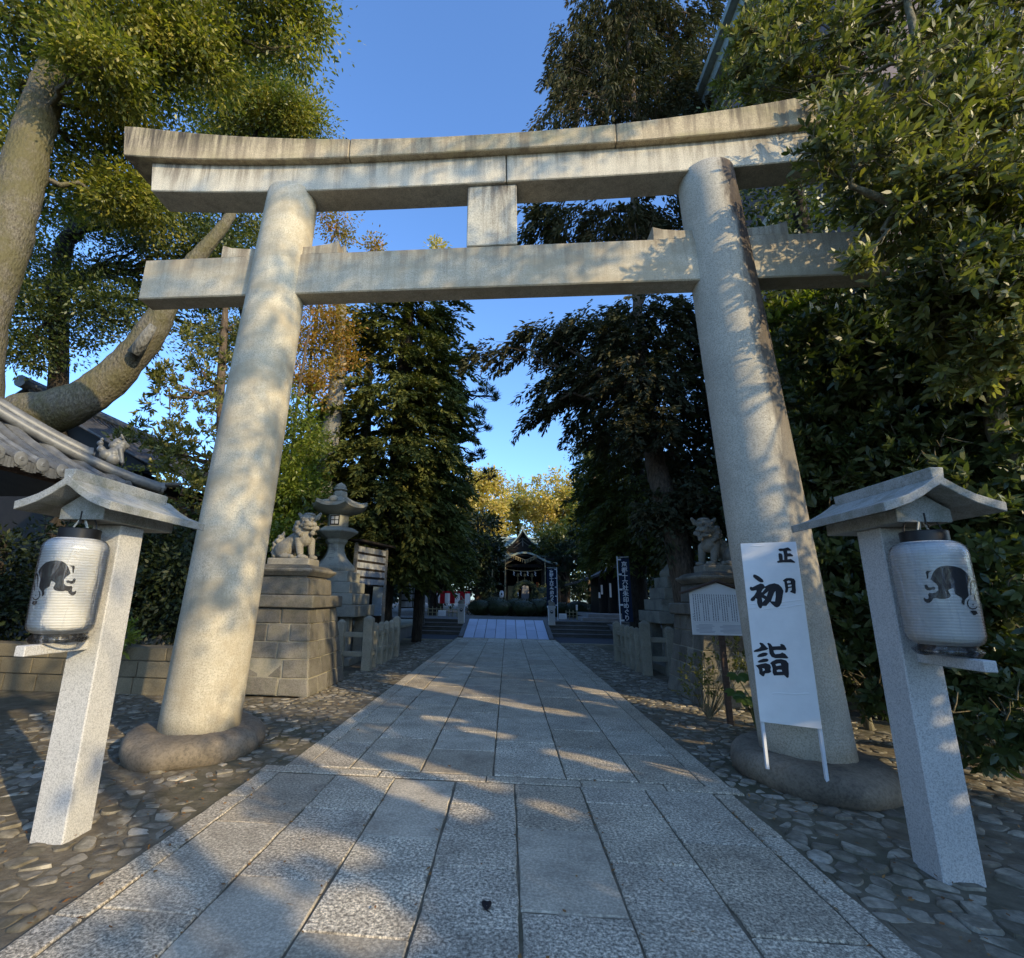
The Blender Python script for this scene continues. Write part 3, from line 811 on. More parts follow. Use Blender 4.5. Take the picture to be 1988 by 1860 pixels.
# cobbles on both sides of the path, every stone a little island
def clip(poly, nx, ny, d):
    out = []; n = len(poly)
    for i in range(n):
        a, b = poly[i], poly[(i + 1) % n]; da, db = nx * a[0] + ny * a[1] - d, nx * b[0] + ny * b[1] - d
        if da <= 0: out.append(a)
        if da * db < 0:
            t = da / (da - db); out.append((a[0] + (b[0] - a[0]) * t, a[1] + (b[1] - a[1]) * t))
    return out
def cobbles(mb, x0, x1, y0, y1, sp, rough=1.0):
    nx, ny = max(2, int((x1 - x0) / sp)), max(2, int((y1 - y0) / (sp * .8)))
    dx, dy = (x1 - x0) / nx, (y1 - y0) / ny
    P = {}
    for i in range(-1, nx + 1):
        for j in range(-1, ny + 1):
            P[i, j] = (x0 + (i + .5 + (.25 if j % 2 else -.25) + random.uniform(-.42, .42)) * dx, y0 + (j + .5 + random.uniform(-.42, .42)) * dy)
    for i in range(nx):
        for j in range(ny):
            p = P[i, j]; poly = [(p[0] - sp, p[1] - sp), (p[0] + sp, p[1] - sp), (p[0] + sp, p[1] + sp), (p[0] - sp, p[1] + sp)]
            for a in (-2, -1, 0, 1, 2):
                for b in (-1, 0, 1):
                    q = P.get((i + a, j + b))
                    if q is None or (a == 0 and b == 0): continue
                    ex, ey = q[0] - p[0], q[1] - p[1]; L = math.hypot(ex, ey)
                    poly = clip(poly, ex / L, ey / L, (ex * (p[0] + q[0]) + ey * (p[1] + q[1])) / 2 / L - .006 - random.random() * .008)
            for nx_, ny_, d in ((-1, 0, -x0), (1, 0, x1), (0, -1, -y0), (0, 1, y1)): poly = clip(poly, nx_, ny_, d)
            if len(poly) < 3: continue
            cx = sum(a for a, _ in poly) / len(poly); cy = sum(b for _, b in poly) / len(poly)
            # smooth the corners once
            q = []
            for k in range(len(poly)):
                a, b = poly[k], poly[(k + 1) % len(poly)]
                q += [(a[0] * .86 + b[0] * .14, a[1] * .86 + b[1] * .14), (a[0] * .5 + b[0] * .5 + random.uniform(-.006, .006), a[1] * .5 + b[1] * .5 + random.uniform(-.006, .006)), (a[0] * .14 + b[0] * .86, a[1] * .14 + b[1] * .86)]
            n = len(q); h = random.uniform(-.024, .0) * rough; tx, ty = random.gauss(0, .05) * rough, random.gauss(0, .05) * rough
            def ring(s, z): return [(cx + (x - cx) * s, cy + (y - cy) * s, z + (x - cx) * tx + (y - cy) * ty) for x, y in q]
            vs = ring(1, -.05) + ring(.985, h - .012) + ring(.92, h - .002 + random.uniform(-.002, .002)) + ring(.55, h + random.uniform(-.002, .004))
            fs = [(r * n + k, r * n + (k + 1) % n, (r + 1) * n + (k + 1) % n, (r + 1) * n + k) for r in range(3) for k in range(n)] + [tuple(3 * n + k for k in range(n))]
            mb.add(vs, fs)
cm = MB()
cobbles(cm, -6.4, -2.36, .8, 5.14, .155); cobbles(cm, -6.4, -2.17, 5.14, 8.3, .15)
cobbles(cm, 1.96, 6.2, .8, 5.2, .165)
cobbles(cm, 2.01, 5.0, 5.2, 9.0, .135)
cobbles(cm, -3.4, -2.17, 8.3, 22, .15, .7); cobbles(cm, 2.01, 3.3, 9.0, 22, .15, .7)
o = struct(cm, 'cobbled_ground', 'cobble', smooth=True, ang=50)
cb_ = MB()
for x0, x1, y0, y1 in ((-6.4, -2.335, .8, 8.3), (1.995, 6.2, .8, 9.0), (-3.4, -2.335, 8.301, 22), (1.995, 3.3, 9.001, 20)):
    k1, k2 = int((x1 - x0) / .12), int((y1 - y0) / .12)
    from mathutils import noise as mn
    cb_.sheet([[(x0 + (x1 - x0) * i / k1, y0 + (y1 - y0) * j / k2, -.017 + .012 * mn.noise(Vector((x0 + (x1 - x0) * i / k1, y0 + (y1 - y0) * j / k2, 0)) * 2.2)) for i in range(k1 + 1)] for j in range(k2 + 1)])
struct(cb_, 'cobble_bed', 'soil', smooth='all')

# terrace beyond the steps, ramp and steps
TZ = .64
t = MB(); t.bb(-60, 60, 25.5, 160, -.03, TZ); struct(t, 'terrace', 'gravel')
rm = MB(); xs = np.linspace(-1.93, 1.74, 9); k = 4
for i in range(8):
    m = [0] + sorted(random.uniform(.15, .85) for _ in range(3)) + [1]
    for a, b in zip(m, m[1:]):
        p = lambda x, t: (x, 22.02 + 3.48 * t, .012 + (TZ) * t)
        x0, x1 = xs[i] + .012, xs[i + 1] - .012; a2, b2 = a + .002, b - .002
        q = [p(x0, a2), p(x1, a2), p(x1, b2), p(x0, b2)]
        rm.hexa([(x, y, z - .05) for x, y, z in q] + q)
struct(rm, 'ramp', 'ramp_stone')
sb = MB()
for x0, x1 in ((-2.12, -1.94), (1.75, 1.93)):
    sb.hexa([(x0, 21.9, -.03), (x1, 21.9, -.03), (x1, 25.6, -.03), (x0, 25.6, -.03), (x0, 21.9, .06), (x1, 21.9, .06), (x1, 25.6, TZ + .07), (x0, 25.6, TZ + .07)])
sb.hexa([(-1.94, 21.98, -.06), (1.75, 21.98, -.06), (1.75, 25.6, -.06), (-1.94, 25.6, -.06), (-1.94, 21.98, -.04), (1.75, 21.98, -.04), (1.75, 25.6, TZ - .045), (-1.94, 25.6, TZ - .045)])
struct(sb, 'ramp_curb', 'step_stone', bevel=.01)
st = MB()
for x0, x1, y0 in ((-4.1, -2.13, 23.3), (1.94, 4.75, 23.45)):
    for i in range(4):
        y = y0 + i * .55; st.bb(x0, x1, y, 25.55, -.03, .16 * (i + 1))
        st.bb(x0 - .001, x1 + .001, y - .03, y + .12, .16 * (i + 1) - .045, .16 * (i + 1) + .006)
struct(st, 'steps', 'step_stone', bevel=.008)
pv = MB(); pv.add([(2.02, 20.2, .012), (4.9, 20.6, .012), (4.9, 23.5, .012), (2.02, 23.5, .012)], [(0, 1, 2, 3)])
pv.add([(-2.2, 20.6, .012), (-2.2, 23.4, .012), (-4.3, 23.4, .012), (-4.3, 20.6, .012)], [(0, 3, 2, 1)]); struct(pv, 'pavement', 'asphalt')
kb = MB(); kb.bb(2.02, 4.6, 20.0, 20.14, -.03, .03); kb.bb(-4.2, -2.2, 20.3, 20.45, -.03, .03); struct(kb, 'kerb', 'fence_stone', bevel=.008)

# fallen leaves and needles in the joints
n = 2100
px_ = np.concatenate([rng.uniform(-5.5, -2.0, 420), rng.uniform(-2.2, 2.0, 130), rng.uniform(2.0, 5, 350), rng.uniform(-5.5, -2.2, 600), rng.uniform(2.0, 5.5, 450), rng.uniform(-2.2, 2.0, 150)]); py_ = rng.uniform(1.8, 9, n)
jn = [i for i in range(420, 550)]; jx = np.array([-2.13, -1.585, -1.03, -.47, .06, .64, 1.2, 1.77])
px_[jn] = rng.choice(jx, 130) + rng.normal(0, .012, 130); py_[jn] = rng.uniform(1.8, 5, 130)
lp = np.stack([px_, py_, np.full(n, .004)], 1); lp[:, 2] += rng.random(n) * .012
dd = rng.normal(size=(n, 3)); dd[:, 2] *= .15; nn = rng.normal(size=(n, 3)) * .25; nn[:, 2] = 1
o = leaves('leaf_litter', lp, dd, nn, rng.uniform(.015, .05, n), rng.uniform(.006, .022, n), 'litter', None); tag(o, kind='stuff', label='small brown leaves scattered over the cobbles and joints', cat='leaf litter')
fl = thing('fallen_leaf', 'single dark curled leaf lying on the pale centre slab of the path', 'leaf', (-.11, 3.1, .004))
mb = MB(); mb.sheet([[(-.11 + .028 * math.cos(a) * r - .006, 3.1 + .042 * math.sin(a) * r, .006 + .014 * r * r * abs(math.cos(a))) for a in np.linspace(0, 2 * math.pi, 13)] for r in (.05, .5, 1)]); mb.build('blade', 'ink_black', fl)
mb = MB(); mb.tube([(-.11, 3.06, .006), (-.095, 3.035, .012), (-.085, 3.02, .008)], [.002, .0015, .001], 5); mb.build('stalk', 'wire_dark', fl)

# ================================================================== TORII
TX, TY = -.21, 5.55
tor = thing('torii', 'tall weathered granite torii gate spanning the stone path', 'torii gate', (TX, TY, 0))
lean = lambda sgn: (lambda z: (TX + sgn * (3.13 - .33 * z / 7.0), TY))
for sgn, lab in ((-1, 'sunlit pillar on a pale rounded rock'), (1, 'pillar with dark weather stains behind the white sign')):
    mb = MB(); zs = np.linspace(.12, 7.02, 26)
    mb.lathe([(.405 - .07 * (z / 7) + .012 * math.sin(z / 7 * math.pi), z) for z in zs], n=40, lean=lean(sgn))
    mb.build('pillar', 'pillar_stone' if sgn < 0 else 'pillar_stained', tor, smooth='all', label=lab)
    mb = MB(); dx, dy = lean(sgn)(0)
    mb.lathe([(.68, -.06), (.73, .0), (.755, .07), (.745, .14), (.70, .195), (.62, .225), (.5, .23), (.38, .228)], n=64, lean=lambda z: (dx, dy))
    mb.v = [(dx + TX * 0 + (x - dx) * (.86 if sgn < 0 else .90), dy + (y - dy) * 1.03, z) for x, y, z in mb.v]
    b = mb.build('foundation_stone', 'base_rock', tor, smooth='all'); roughen(b, .05, 1.7, .014)
def beam(x0, x1, sec, nseg, ends=(0, 0)):
    """sec(x) -> list of (y, z) counter-clockwise; ends: top overhang of the slanted end cuts"""
    mb = MB(); rows = []
    for i in range(nseg + 1):
        x = x0 + (x1 - x0) * i / nseg; s = sec(x - TX); z0 = min(p[1] for p in s); z1 = max(p[1] for p in s)
        e = ends[0] * (1 if i == 0 else 0) + ends[1] * (1 if i == nseg else 0)
        rows.append([(x + e * (z - z0) / max(.01, z1 - z0), TY + y, z) for y, z in s])
    n = len(rows[0]); vs = [p for r in rows for p in r]; fs = []
    for i in range(nseg):
        for j in range(n): fs.append((i * n + j, i * n + (j + 1) % n, (i + 1) * n + (j + 1) % n, (i + 1) * n + j))
    fs += [tuple(range(n)), tuple(range(nseg * n + n - 1, nseg * n - 1, -1))]
    return mb.add(vs, fs)
kb_ = lambda x: 7.37 + .28 * (abs(x) / 5.23) ** 3
kt_ = lambda x: 7.62 + .56 * (abs(x) / 5.33) ** 2.2
ksec = lambda x: [(-.30, kb_(x)), (.30, kb_(x)), (.31, kt_(x)), (0, kt_(x) + .13), (-.31, kt_(x))]
cuts = [-5.24, -1.93, 1.62, 5.24]
for i, (a, b) in enumerate(zip(cuts, cuts[1:])):
    m = beam(TX + a + (.004 if i else 0), TX + b - (.004 if i < 2 else 0), ksec, 24, (-.1 if i == 0 else 0, .1 if i == 2 else 0))
    m.build('top_lintel', 'kasagi_stone', tor, bevel=.012, recalc=True)
ssec = lambda x: [(-.2, 6.95 + .16 * (abs(x) / 4.8) ** 3), (.2, 6.95 + .16 * (abs(x) / 4.8) ** 3), (.2, kb_(x) + .01), (-.2, kb_(x) + .01)]
for a, b, e in ((-4.80, .19, (-.07, 0)), (.203, 4.80, (0, .07))):
    beam(TX + a, TX + b, ssec, 24, e).build('lower_lintel', 'shimaki_stone', tor, bevel=.012, recalc=True)
mb = MB(); mb.bb(TX - 4.72, TX + 4.72, TY - .14, TY + .14, 5.42, 6.02); o = mb.build('tie_beam', 'torii_stone', tor, bevel=.015)
mb = MB(); mb.bb(TX - .315, TX + .335, TY - .15, TY + .15, 6.022, 6.948); mb.build('strut', 'strut_stone', tor, bevel=.01)
for sgn in (-1, 1):
    px0 = TX + sgn * (3.13 - .33 * 6.05 / 7)
    for sd in (-1, 1):
        L = .66; r0 = .27
        poly = [(r0, 0), (r0 + L - .12, 0), (r0 + L - .12, .2), (r0 + L * .62, .155), (r0 + .2, .13), (r0, .125)]
        mb = MB(); mb.prism([(a * sd, b) for a, b in poly], (px0, TY - .12, 6.021), (1, 0, 0), (0, 0, 1), (0, .24, 0)); mb.build('wedge', 'torii_stone', tor, bevel=.008, recalc=True)

# ================================================================== LAMP POSTS WITH PAPER LANTERNS
def lamp_post(cx, cy, side, lab, dz=0.0):
    t = thing('lamp_post', lab, 'lamp post', (cx, cy, 0), 'roofed granite posts for paper lanterns')
    h = 2.15 + dz
    mb = MB(); mb.bb(cx - .12, cx + .12, cy - .12, cy + .12, -.03, h); mb.build('post', 'post_granite', t, bevel=.008)
    y0, y1 = cy - .53, cy + .53; hw = .36; rows = []
    prof = [(-hw, h + .10), (-hw * .8, h + .122), (-hw * .55, h + .155), (-hw * .3, h + .205), (-hw * .12, h + .25), (0, h + .285)]
    prof = prof + [(-a, b) for a, b in prof[-2::-1]]
    low = [(a * .985, b - .058 - .01 * (abs(a) < .02)) for a, b in prof]
    mb = MB(); mb.prism(prof + low[::-1], (cx, y0, 0), (1, 0, 0), (0, 0, 1), (0, y1 - y0, 0)); mb.build('roof', 'roof_granite', t, bevel=.004, recalc=True)
    mb = MB(); mb.prism([(-.035, h + .255), (.035, h + .255), (.042, h + .33), (-.042, h + .33)], (cx, y0 + .005, 0), (1, 0, 0), (0, 0, 1), (0, y1 - y0 - .1, 0)); mb.build('roof_ridge', 'roof_granite', t, bevel=.004, recalc=True)
    # the block under the roof
    mb = MB(); mb.prism([(-.17, h - .0), (.17, h - .0), (.17, h + .085), (.1, h + .13), (0, h + .2), (-.1, h + .13), (-.17, h + .085)], (cx, cy - .36, 0), (1, 0, 0), (0, 0, 1), (0, .74, 0)); mb.build('roof_block', 'roof_granite', t, bevel=.004, recalc=True)
    mb = MB(); mb.bb(cx - .035, cx + .035, cy - .6, cy - .118, h - .9, h - .835); mb.build('bracket', 'post_granite', t, bevel=.005)
    mb = MB(); mb.tube([(cx, cy - .36, h + .06), (cx, cy - .36, h - .01), (cx + .015, cy - .365, h - .025), (cx, cy - .375, h - .035)], .006, 6); mb.build('hook', 'wire_dark', t)
    return t
lamp_post(-3.03, 3.58, -1, 'granite lamp post with a small curved roof at the left edge of the path', -.05)
lamp_post(2.74, 3.80, 1, 'granite lamp post with a small curved roof before the dark hedge at right')

EMB = {'body': [(-41.1, 1.772), (-38.4, 1.7945), (-35.1, 1.817), (-29.9, 1.8373), (-23.7, 1.8502), (-13.7, 1.8552), (-3.5, 1.8512), (7.7, 1.8396), (16.1, 1.8179), (21.9, 1.7981), (24.7, 1.7781), (18.0, 1.7572), (13.6, 1.7327), (12.5, 1.7046), (11.8, 1.6766), (7.1, 1.6644), (2.5, 1.6502), (0.1, 1.6212), (-1.9, 1.625), (-3.9, 1.638), (-1.5, 1.6559), (-2.4, 1.667), (-8.0, 1.6774), (-11.0, 1.6872), (-11.2, 1.7032), (-12.1, 1.7232), (-17.0, 1.715), (-20.2, 1.7069), (-18.4, 1.6869), (-17.8, 1.6749), (-21.5, 1.6619), (-27.3, 1.6564), (-34.7, 1.6561), (-39.0, 1.6611), (-42.8, 1.6577), (-45.4, 1.6435), (-48.6, 1.6332), (-52.6, 1.6309), (-56.0, 1.641), (-56.6, 1.6573), (-55.0, 1.6622), (-52.9, 1.6554), (-50.0, 1.6554), (-48.6, 1.6657), (-48.8, 1.682), (-46.9, 1.6922), (-42.3, 1.6902), (-37.5, 1.6943), (-33.7, 1.7066), (-32.8, 1.7309), (-35.0, 1.7472), (-38.2, 1.7596)], 'tail': [(-45.8, 1.8179), (-43.6, 1.8252), (-36.6, 1.8237), (-40.2, 1.8174), (-42.2, 1.8093), (-43.2, 1.7886), (-44.4, 1.7755), (-46.2, 1.7785), (-45.5, 1.7929), (-45.9, 1.8054)], 'foot': [(-51.6, 1.7354), (-48.8, 1.7427), (-47.0, 1.7352), (-46.3, 1.7249), (-42.5, 1.7249), (-39.6, 1.7289), (-36.9, 1.726), (-37.1, 1.7147), (-39.6, 1.7085), (-41.3, 1.7114), (-45.3, 1.7057), (-49.0, 1.7074), (-51.0, 1.7168)], 'ear1': [(22.5, 1.7576), (26.8, 1.7682), (33.6, 1.7701), (40.4, 1.7554), (38.2, 1.7288), (33.0, 1.7263), (33.4, 1.7506), (30.3, 1.7584), (26.1, 1.7499), (22.0, 1.7253), (17.7, 1.681), (15.6, 1.6789), (17.5, 1.7089)], 'ear2': [(49.3, 1.7217), (40.7, 1.7108), (30.6, 1.6819), (26.1, 1.6536), (23.8, 1.6575), (26.7, 1.6816), (33.6, 1.7062), (43.9, 1.7192)], 'face': [(13.0, 1.6608), (8.2, 1.6427), (7.2, 1.6248), (8.5, 1.6111), (13.4, 1.6035), (20.9, 1.6059), (29.9, 1.6201), (27.4, 1.6101), (21.2, 1.6), (13.6, 1.5969), (7.9, 1.6032), (5.2, 1.6188), (5.2, 1.6366), (8.2, 1.6526)], 'eye': [(15.4, 1.6273), (17.7, 1.6302), (19.5, 1.6263), (16.9, 1.6214)], 'paw': [(8.2, 1.5895), (15.4, 1.5918), (23.0, 1.5902), (25.4, 1.5706), (21.0, 1.5713), (17.8, 1.5645), (13.2, 1.5643), (11.8, 1.574)]}
def paper_lantern(cx, cy, zt, mir, lab):
    """zt: top of the paper body"""
    t = thing('paper_lantern', lab, 'paper lantern', (cx, cy, zt - .64), 'white paper lanterns on the lamp posts')
    H = .64; r = .187; k = 150; prof = []
    def rad(f):                                        # 0 bottom, 1 top
        e = .16
        if f > 1 - e: s = (f - 1 + e) / e; return .112 + (r - .112) * math.sqrt(max(0, 1 - s ** 2.4))
        if f < e * .8: s = 1 - f / (e * .8); return .128 + (r * .97 - .128) * math.sqrt(max(0, 1 - s ** 2.2))
        return r * (.97 + .03 * min(1, (f - e * .8) / .5))
    ribs = 36
    for i in range(ribs * 4 + 1):
        f = i / (ribs * 4); rr = rad(f) + .0042 * abs(math.sin(math.pi * f * ribs)) ** .7 - .003
        prof.append((rr, zt - H + H * f))
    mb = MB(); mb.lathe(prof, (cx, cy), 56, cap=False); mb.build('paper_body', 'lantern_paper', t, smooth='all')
    mb = MB(); mb.lathe([(.118, zt - .012), (.124, zt - .006), (.124, zt + .062), (.118, zt + .068), (.112, zt + .062), (.112, zt)], (cx, cy), 40, cap=False); mb.lathe([(.113, zt + .01), (.0, zt + .011)], (cx, cy), 40, cap=False); mb.build('top_ring', 'black_plastic', t, smooth=True)
    zb = zt - H
    mb = MB(); mb.lathe([(.0, zb - .004), (.132, zb - .004), (.136, zb - .0), (.134, zb - .03), (.128, zb - .034), (.0, zb - .03)], (cx, cy), 40, cap=False); mb.build('bottom_ring', 'black_plastic', t, smooth=True)
    mb = MB(); n = 14
    mb.tube([(cx + .118 * math.cos(math.pi * i / n), cy, zt + .06 + .12 * math.sin(math.pi * i / n)) for i in range(n + 1)], .0045, 6); mb.build('handle', 'black_plastic', t)
    mb = MB()
    for a, b in ((-.05, -.02), (.05, .01), (.012, .04)):
        mb.tube([(cx + a, cy + b, zt + .06), (cx + a * .5, cy + b * .5, zt + .12), (cx, cy + .01, zt + .175)], .006, 6)
    mb.build('cord', 'rope_white', t)
    def place(a, z):
        a = -R(a) if mir else R(a)
        f = (z + DZ - (zt - H)) / H; rr = rad(min(1, max(0, f))) + .0032
        return (cx + math.sin(a) * rr, cy - math.cos(a) * rr, z + DZ)
    DZ = zt - 2.02
    polys = []
    for q in EMB.values(): polys.append(q)
    em = ink([[(a, b * 300) for a, b in q] for q in polys], lambda a, b: place(a, b / 300), 'rabbit_emblem', 'ink_black', t, 2.5)
    mb = MB(); fp = [(rad(i / 40) + .009, zb + H * i / 40) for i in range(41)]
    fp = [(.10, zb - .07), (.15, zb - .06), (.17, zb - .03)] + fp + [(.118, zt + .015)]
    mb.lathe(fp, (cx, cy), 48, cap=False); fo = mb.build('plastic_cover', 'plastic_film', t, smooth='all'); roughen(fo, .003, 6, .001)
    return t
paper_lantern(-3.03, 3.24, 1.965, True, 'white paper lantern with black rabbit crest hanging from the left lamp post')
paper_lantern(2.72, 3.45, 2.02, False, 'white paper lantern with black rabbit crest hanging from the right lamp post')

# ================================================================== WHITE NEW YEAR SIGN
CH = {'sei': [[(0.3073, 1.5415), (0.3185, 1.5497), (0.3489, 1.5496), (0.3834, 1.5581), (0.3927, 1.5529), (0.4099, 1.5315), (0.4071, 1.5251), (0.3768, 1.5273), (0.3736, 1.5126), (0.3775, 1.5012), (0.3964, 1.5036), (0.4176, 1.4828), (0.4124, 1.4728), (0.3826, 1.4733), (0.371, 1.4711), (0.3705, 1.4459), (0.3963, 1.4502), (0.4256, 1.4217), (0.4233, 1.4137), (0.3856, 1.4182), (0.3324, 1.4199), (0.2913, 1.4149), (0.2833, 1.4214), (0.2844, 1.4303), (0.3022, 1.4367), (0.3012, 1.4668), (0.3021, 1.5005), (0.311, 1.5067), (0.3292, 1.5009), (0.3337, 1.4834), (0.3319, 1.4424), (0.3419, 1.4417), (0.3462, 1.4862), (0.3433, 1.5268), (0.3187, 1.5241), (0.3077, 1.5339)]], 'tsuki': [[(0.3088, 1.2495), (0.3225, 1.2624), (0.3407, 1.2735), (0.374, 1.2743), (0.3994, 1.2666), (0.4086, 1.2456), (0.404, 1.209), (0.4023, 1.1649), (0.3973, 1.1357), (0.3913, 1.1299), (0.3765, 1.1376), (0.3553, 1.147), (0.3592, 1.1573), (0.3691, 1.1622), (0.3722, 1.1864), (0.3459, 1.1828), (0.3418, 1.1666), (0.3365, 1.146), (0.3221, 1.1375), (0.3151, 1.1451), (0.3215, 1.1746), (0.3208, 1.2118), (0.3201, 1.2379)], [(0.3409, 1.2438), (0.3427, 1.2259), (0.3683, 1.2294), (0.3704, 1.2456), (0.3544, 1.2507)], [(0.3448, 1.211), (0.3452, 1.1932), (0.3724, 1.199), (0.3731, 1.2145)]], 'hatsu': [[(0.0716, 1.2971), (0.0795, 1.309), (0.097, 1.3067), (0.123, 1.2887), (0.1479, 1.2633), (0.1546, 1.244), (0.1477, 1.2344), (0.1303, 1.235), (0.1104, 1.2449), (0.0883, 1.2657), (0.0741, 1.2831)], [(0.0327, 1.1831), (0.0413, 1.1944), (0.0571, 1.1885), (0.0916, 1.2081), (0.1289, 1.2244), (0.1491, 1.2176), (0.1603, 1.196), (0.1976, 1.216), (0.2401, 1.2266), (0.2727, 1.215), (0.2932, 1.1904), (0.3044, 1.1565), (0.2907, 1.1011), (0.2774, 1.0492), (0.2576, 1.0159), (0.2359, 1.0049), (0.2196, 1.011), (0.2017, 1.0314), (0.1839, 1.0542), (0.1515, 1.0168), (0.1201, 1.0171), (0.1128, 0.9982), (0.0994, 0.9922), (0.0862, 1.0098), (0.0792, 1.0442), (0.0836, 1.0784), (0.0725, 1.0863), (0.0604, 1.0635), (0.0405, 1.0584), (0.0272, 1.0663), (0.0329, 1.0831), (0.0613, 1.1094), (0.0852, 1.1471), (0.0858, 1.1624), (0.06, 1.1554), (0.0422, 1.1559), (0.0338, 1.1692)], [(0.1394, 1.1686), (0.126, 1.1461), (0.1309, 1.1407), (0.1449, 1.157), (0.1624, 1.1793), (0.1587, 1.1832)], [(0.1436, 1.1191), (0.1641, 1.1051), (0.1839, 1.1522)], [(0.1235, 1.093), (0.125, 1.0497), (0.1487, 1.0774)], [(0.1952, 1.0615), (0.2257, 1.0589), (0.2366, 1.1021), (0.2412, 1.1545), (0.231, 1.1435), (0.2102, 1.0989)]], 'mou': [[(0.0056, 0.6051), (0.02, 0.6171), (0.0538, 0.6336), (0.0718, 0.6531), (0.0594, 0.6777), (0.0675, 0.6855), (0.0878, 0.6801), (0.1013, 0.6655), (0.115, 0.6472), (0.1293, 0.6349), (0.1118, 0.6223), (0.0828, 0.6136), (0.0427, 0.6013), (0.0104, 0.5977)], [(0.029, 0.5606), (0.0471, 0.5803), (0.0807, 0.5969), (0.1054, 0.5995), (0.1201, 0.5896), (0.1054, 0.5717), (0.0761, 0.5605), (0.0401, 0.5535)], [(0.0282, 0.5151), (0.0476, 0.529), (0.0775, 0.544), (0.1092, 0.5471), (0.1208, 0.5349), (0.1056, 0.5192), (0.0734, 0.5115), (0.0376, 0.5058)], [(0.0096, 0.48), (0.0243, 0.4846), (0.0576, 0.4978), (0.0937, 0.5073), (0.1236, 0.4977), (0.1312, 0.4757), (0.1248, 0.4529), (0.1287, 0.4345), (0.1106, 0.4222), (0.0787, 0.4164), (0.0662, 0.3893), (0.0512, 0.392), (0.0324, 0.4096), (0.0332, 0.4436), (0.025, 0.462)], [(0.0608, 0.4566), (0.065, 0.4455), (0.06, 0.4339), (0.0786, 0.4426), (0.0788, 0.4554), (0.0683, 0.4608)], [(0.1226, 0.6797), (0.1338, 0.6869), (0.15, 0.6784), (0.1623, 0.6564), (0.1955, 0.6598), (0.2265, 0.6638), (0.2237, 0.6786), (0.2391, 0.6835), (0.2578, 0.6723), (0.2691, 0.6454), (0.2659, 0.6306), (0.2322, 0.6292), (0.1914, 0.6276), (0.167, 0.6229), (0.168, 0.6043), (0.1764, 0.5898), (0.2146, 0.5967), (0.2331, 0.6093), (0.255, 0.5969), (0.2752, 0.567), (0.2669, 0.5592), (0.2233, 0.5586), (0.1754, 0.5548), (0.1458, 0.5638), (0.1321, 0.5916), (0.1313, 0.629), (0.1303, 0.659)], [(0.1271, 0.5091), (0.1443, 0.5249), (0.181, 0.5454), (0.219, 0.551), (0.2547, 0.5417), (0.2715, 0.5168), (0.2659, 0.4725), (0.2636, 0.4283), (0.2579, 0.3986), (0.2457, 0.3919), (0.2252, 0.4148), (0.1842, 0.4099), (0.1461, 0.4044), (0.1388, 0.4277), (0.1422, 0.4651), (0.137, 0.4947)], [(0.1688, 0.5024), (0.1737, 0.4878), (0.2122, 0.4974), (0.2095, 0.5135), (0.1902, 0.511)], [(0.1726, 0.4521), (0.1741, 0.4374), (0.2141, 0.4436), (0.2119, 0.4582), (0.1904, 0.4591)]]}
sg = thing('sign_board', 'tall white sign with black brush characters leaning at the right pillar', 'sign', (2.5, 4.95, 0))
A = np.array([2.27, 5.03, .575]); U = np.array([.41, -.20, 0.]); U /= np.linalg.norm(U); V = np.array([.012, .02, 1.]); V /= np.linalg.norm(V); NN = np.cross(U, V)
PW, PH = .458, 1.61
mb = MB(); q = [A, A + U * PW, A + U * PW + V * PH, A + V * PH]
mb.hexa([q[0] - NN * .018, q[1] - NN * .018, q[1], q[0], q[3] - NN * .018, q[2] - NN * .018, q[2], q[3]]); mb.build('panel', 'white_panel', sg, bevel=.002, recalc=True)
for a0, a1, b0, b1 in ((.0, .3, .985, 1.03), (.02, .44, 1.03, 1.075), (.1, .45, .98, 1.035), (.12, .4, .25, .275), (.08, .2, 1.585, 1.582)):
    k = 8; pl_ = [(a0 + (a1 - a0) * i / k, b0 + (b1 - b0) * i / k + .004 * math.sin(i)) for i in range(k + 1)]
    cr = MB(); cr.sheet([[tuple(A + U * a + V * (b + o) + NN * (.0015 + h_)) for a, b in pl_] for o, h_ in ((-.008, -.001), (0, .0022), (.006, -.001))]); cr.build('crease', 'white_panel', sg, smooth='all')
for k_, polys in CH.items():
    ink(polys, lambda a, b: tuple(A + U * (a + .004) + V * b + NN * .004), 'brush_character', 'ink_black', sg, .2)
mb = MB()
def leg(p, q2, w_=.026):
    m = MB(); m.bar(p, q2, w_, w_); m.build('leg', 'pole_white', sg, bevel=.002)
leg(A + U * .015 - NN * .03 + V * 1.5, A + U * .015 - NN * .03 - V * .385); leg(A + U * (PW - .015) - NN * .03 + V * 1.5, A + U * (PW - .015) - NN * .03 - V * .43)
leg((3.12, 5.80, 1.3), (3.37, 5.62, .10))

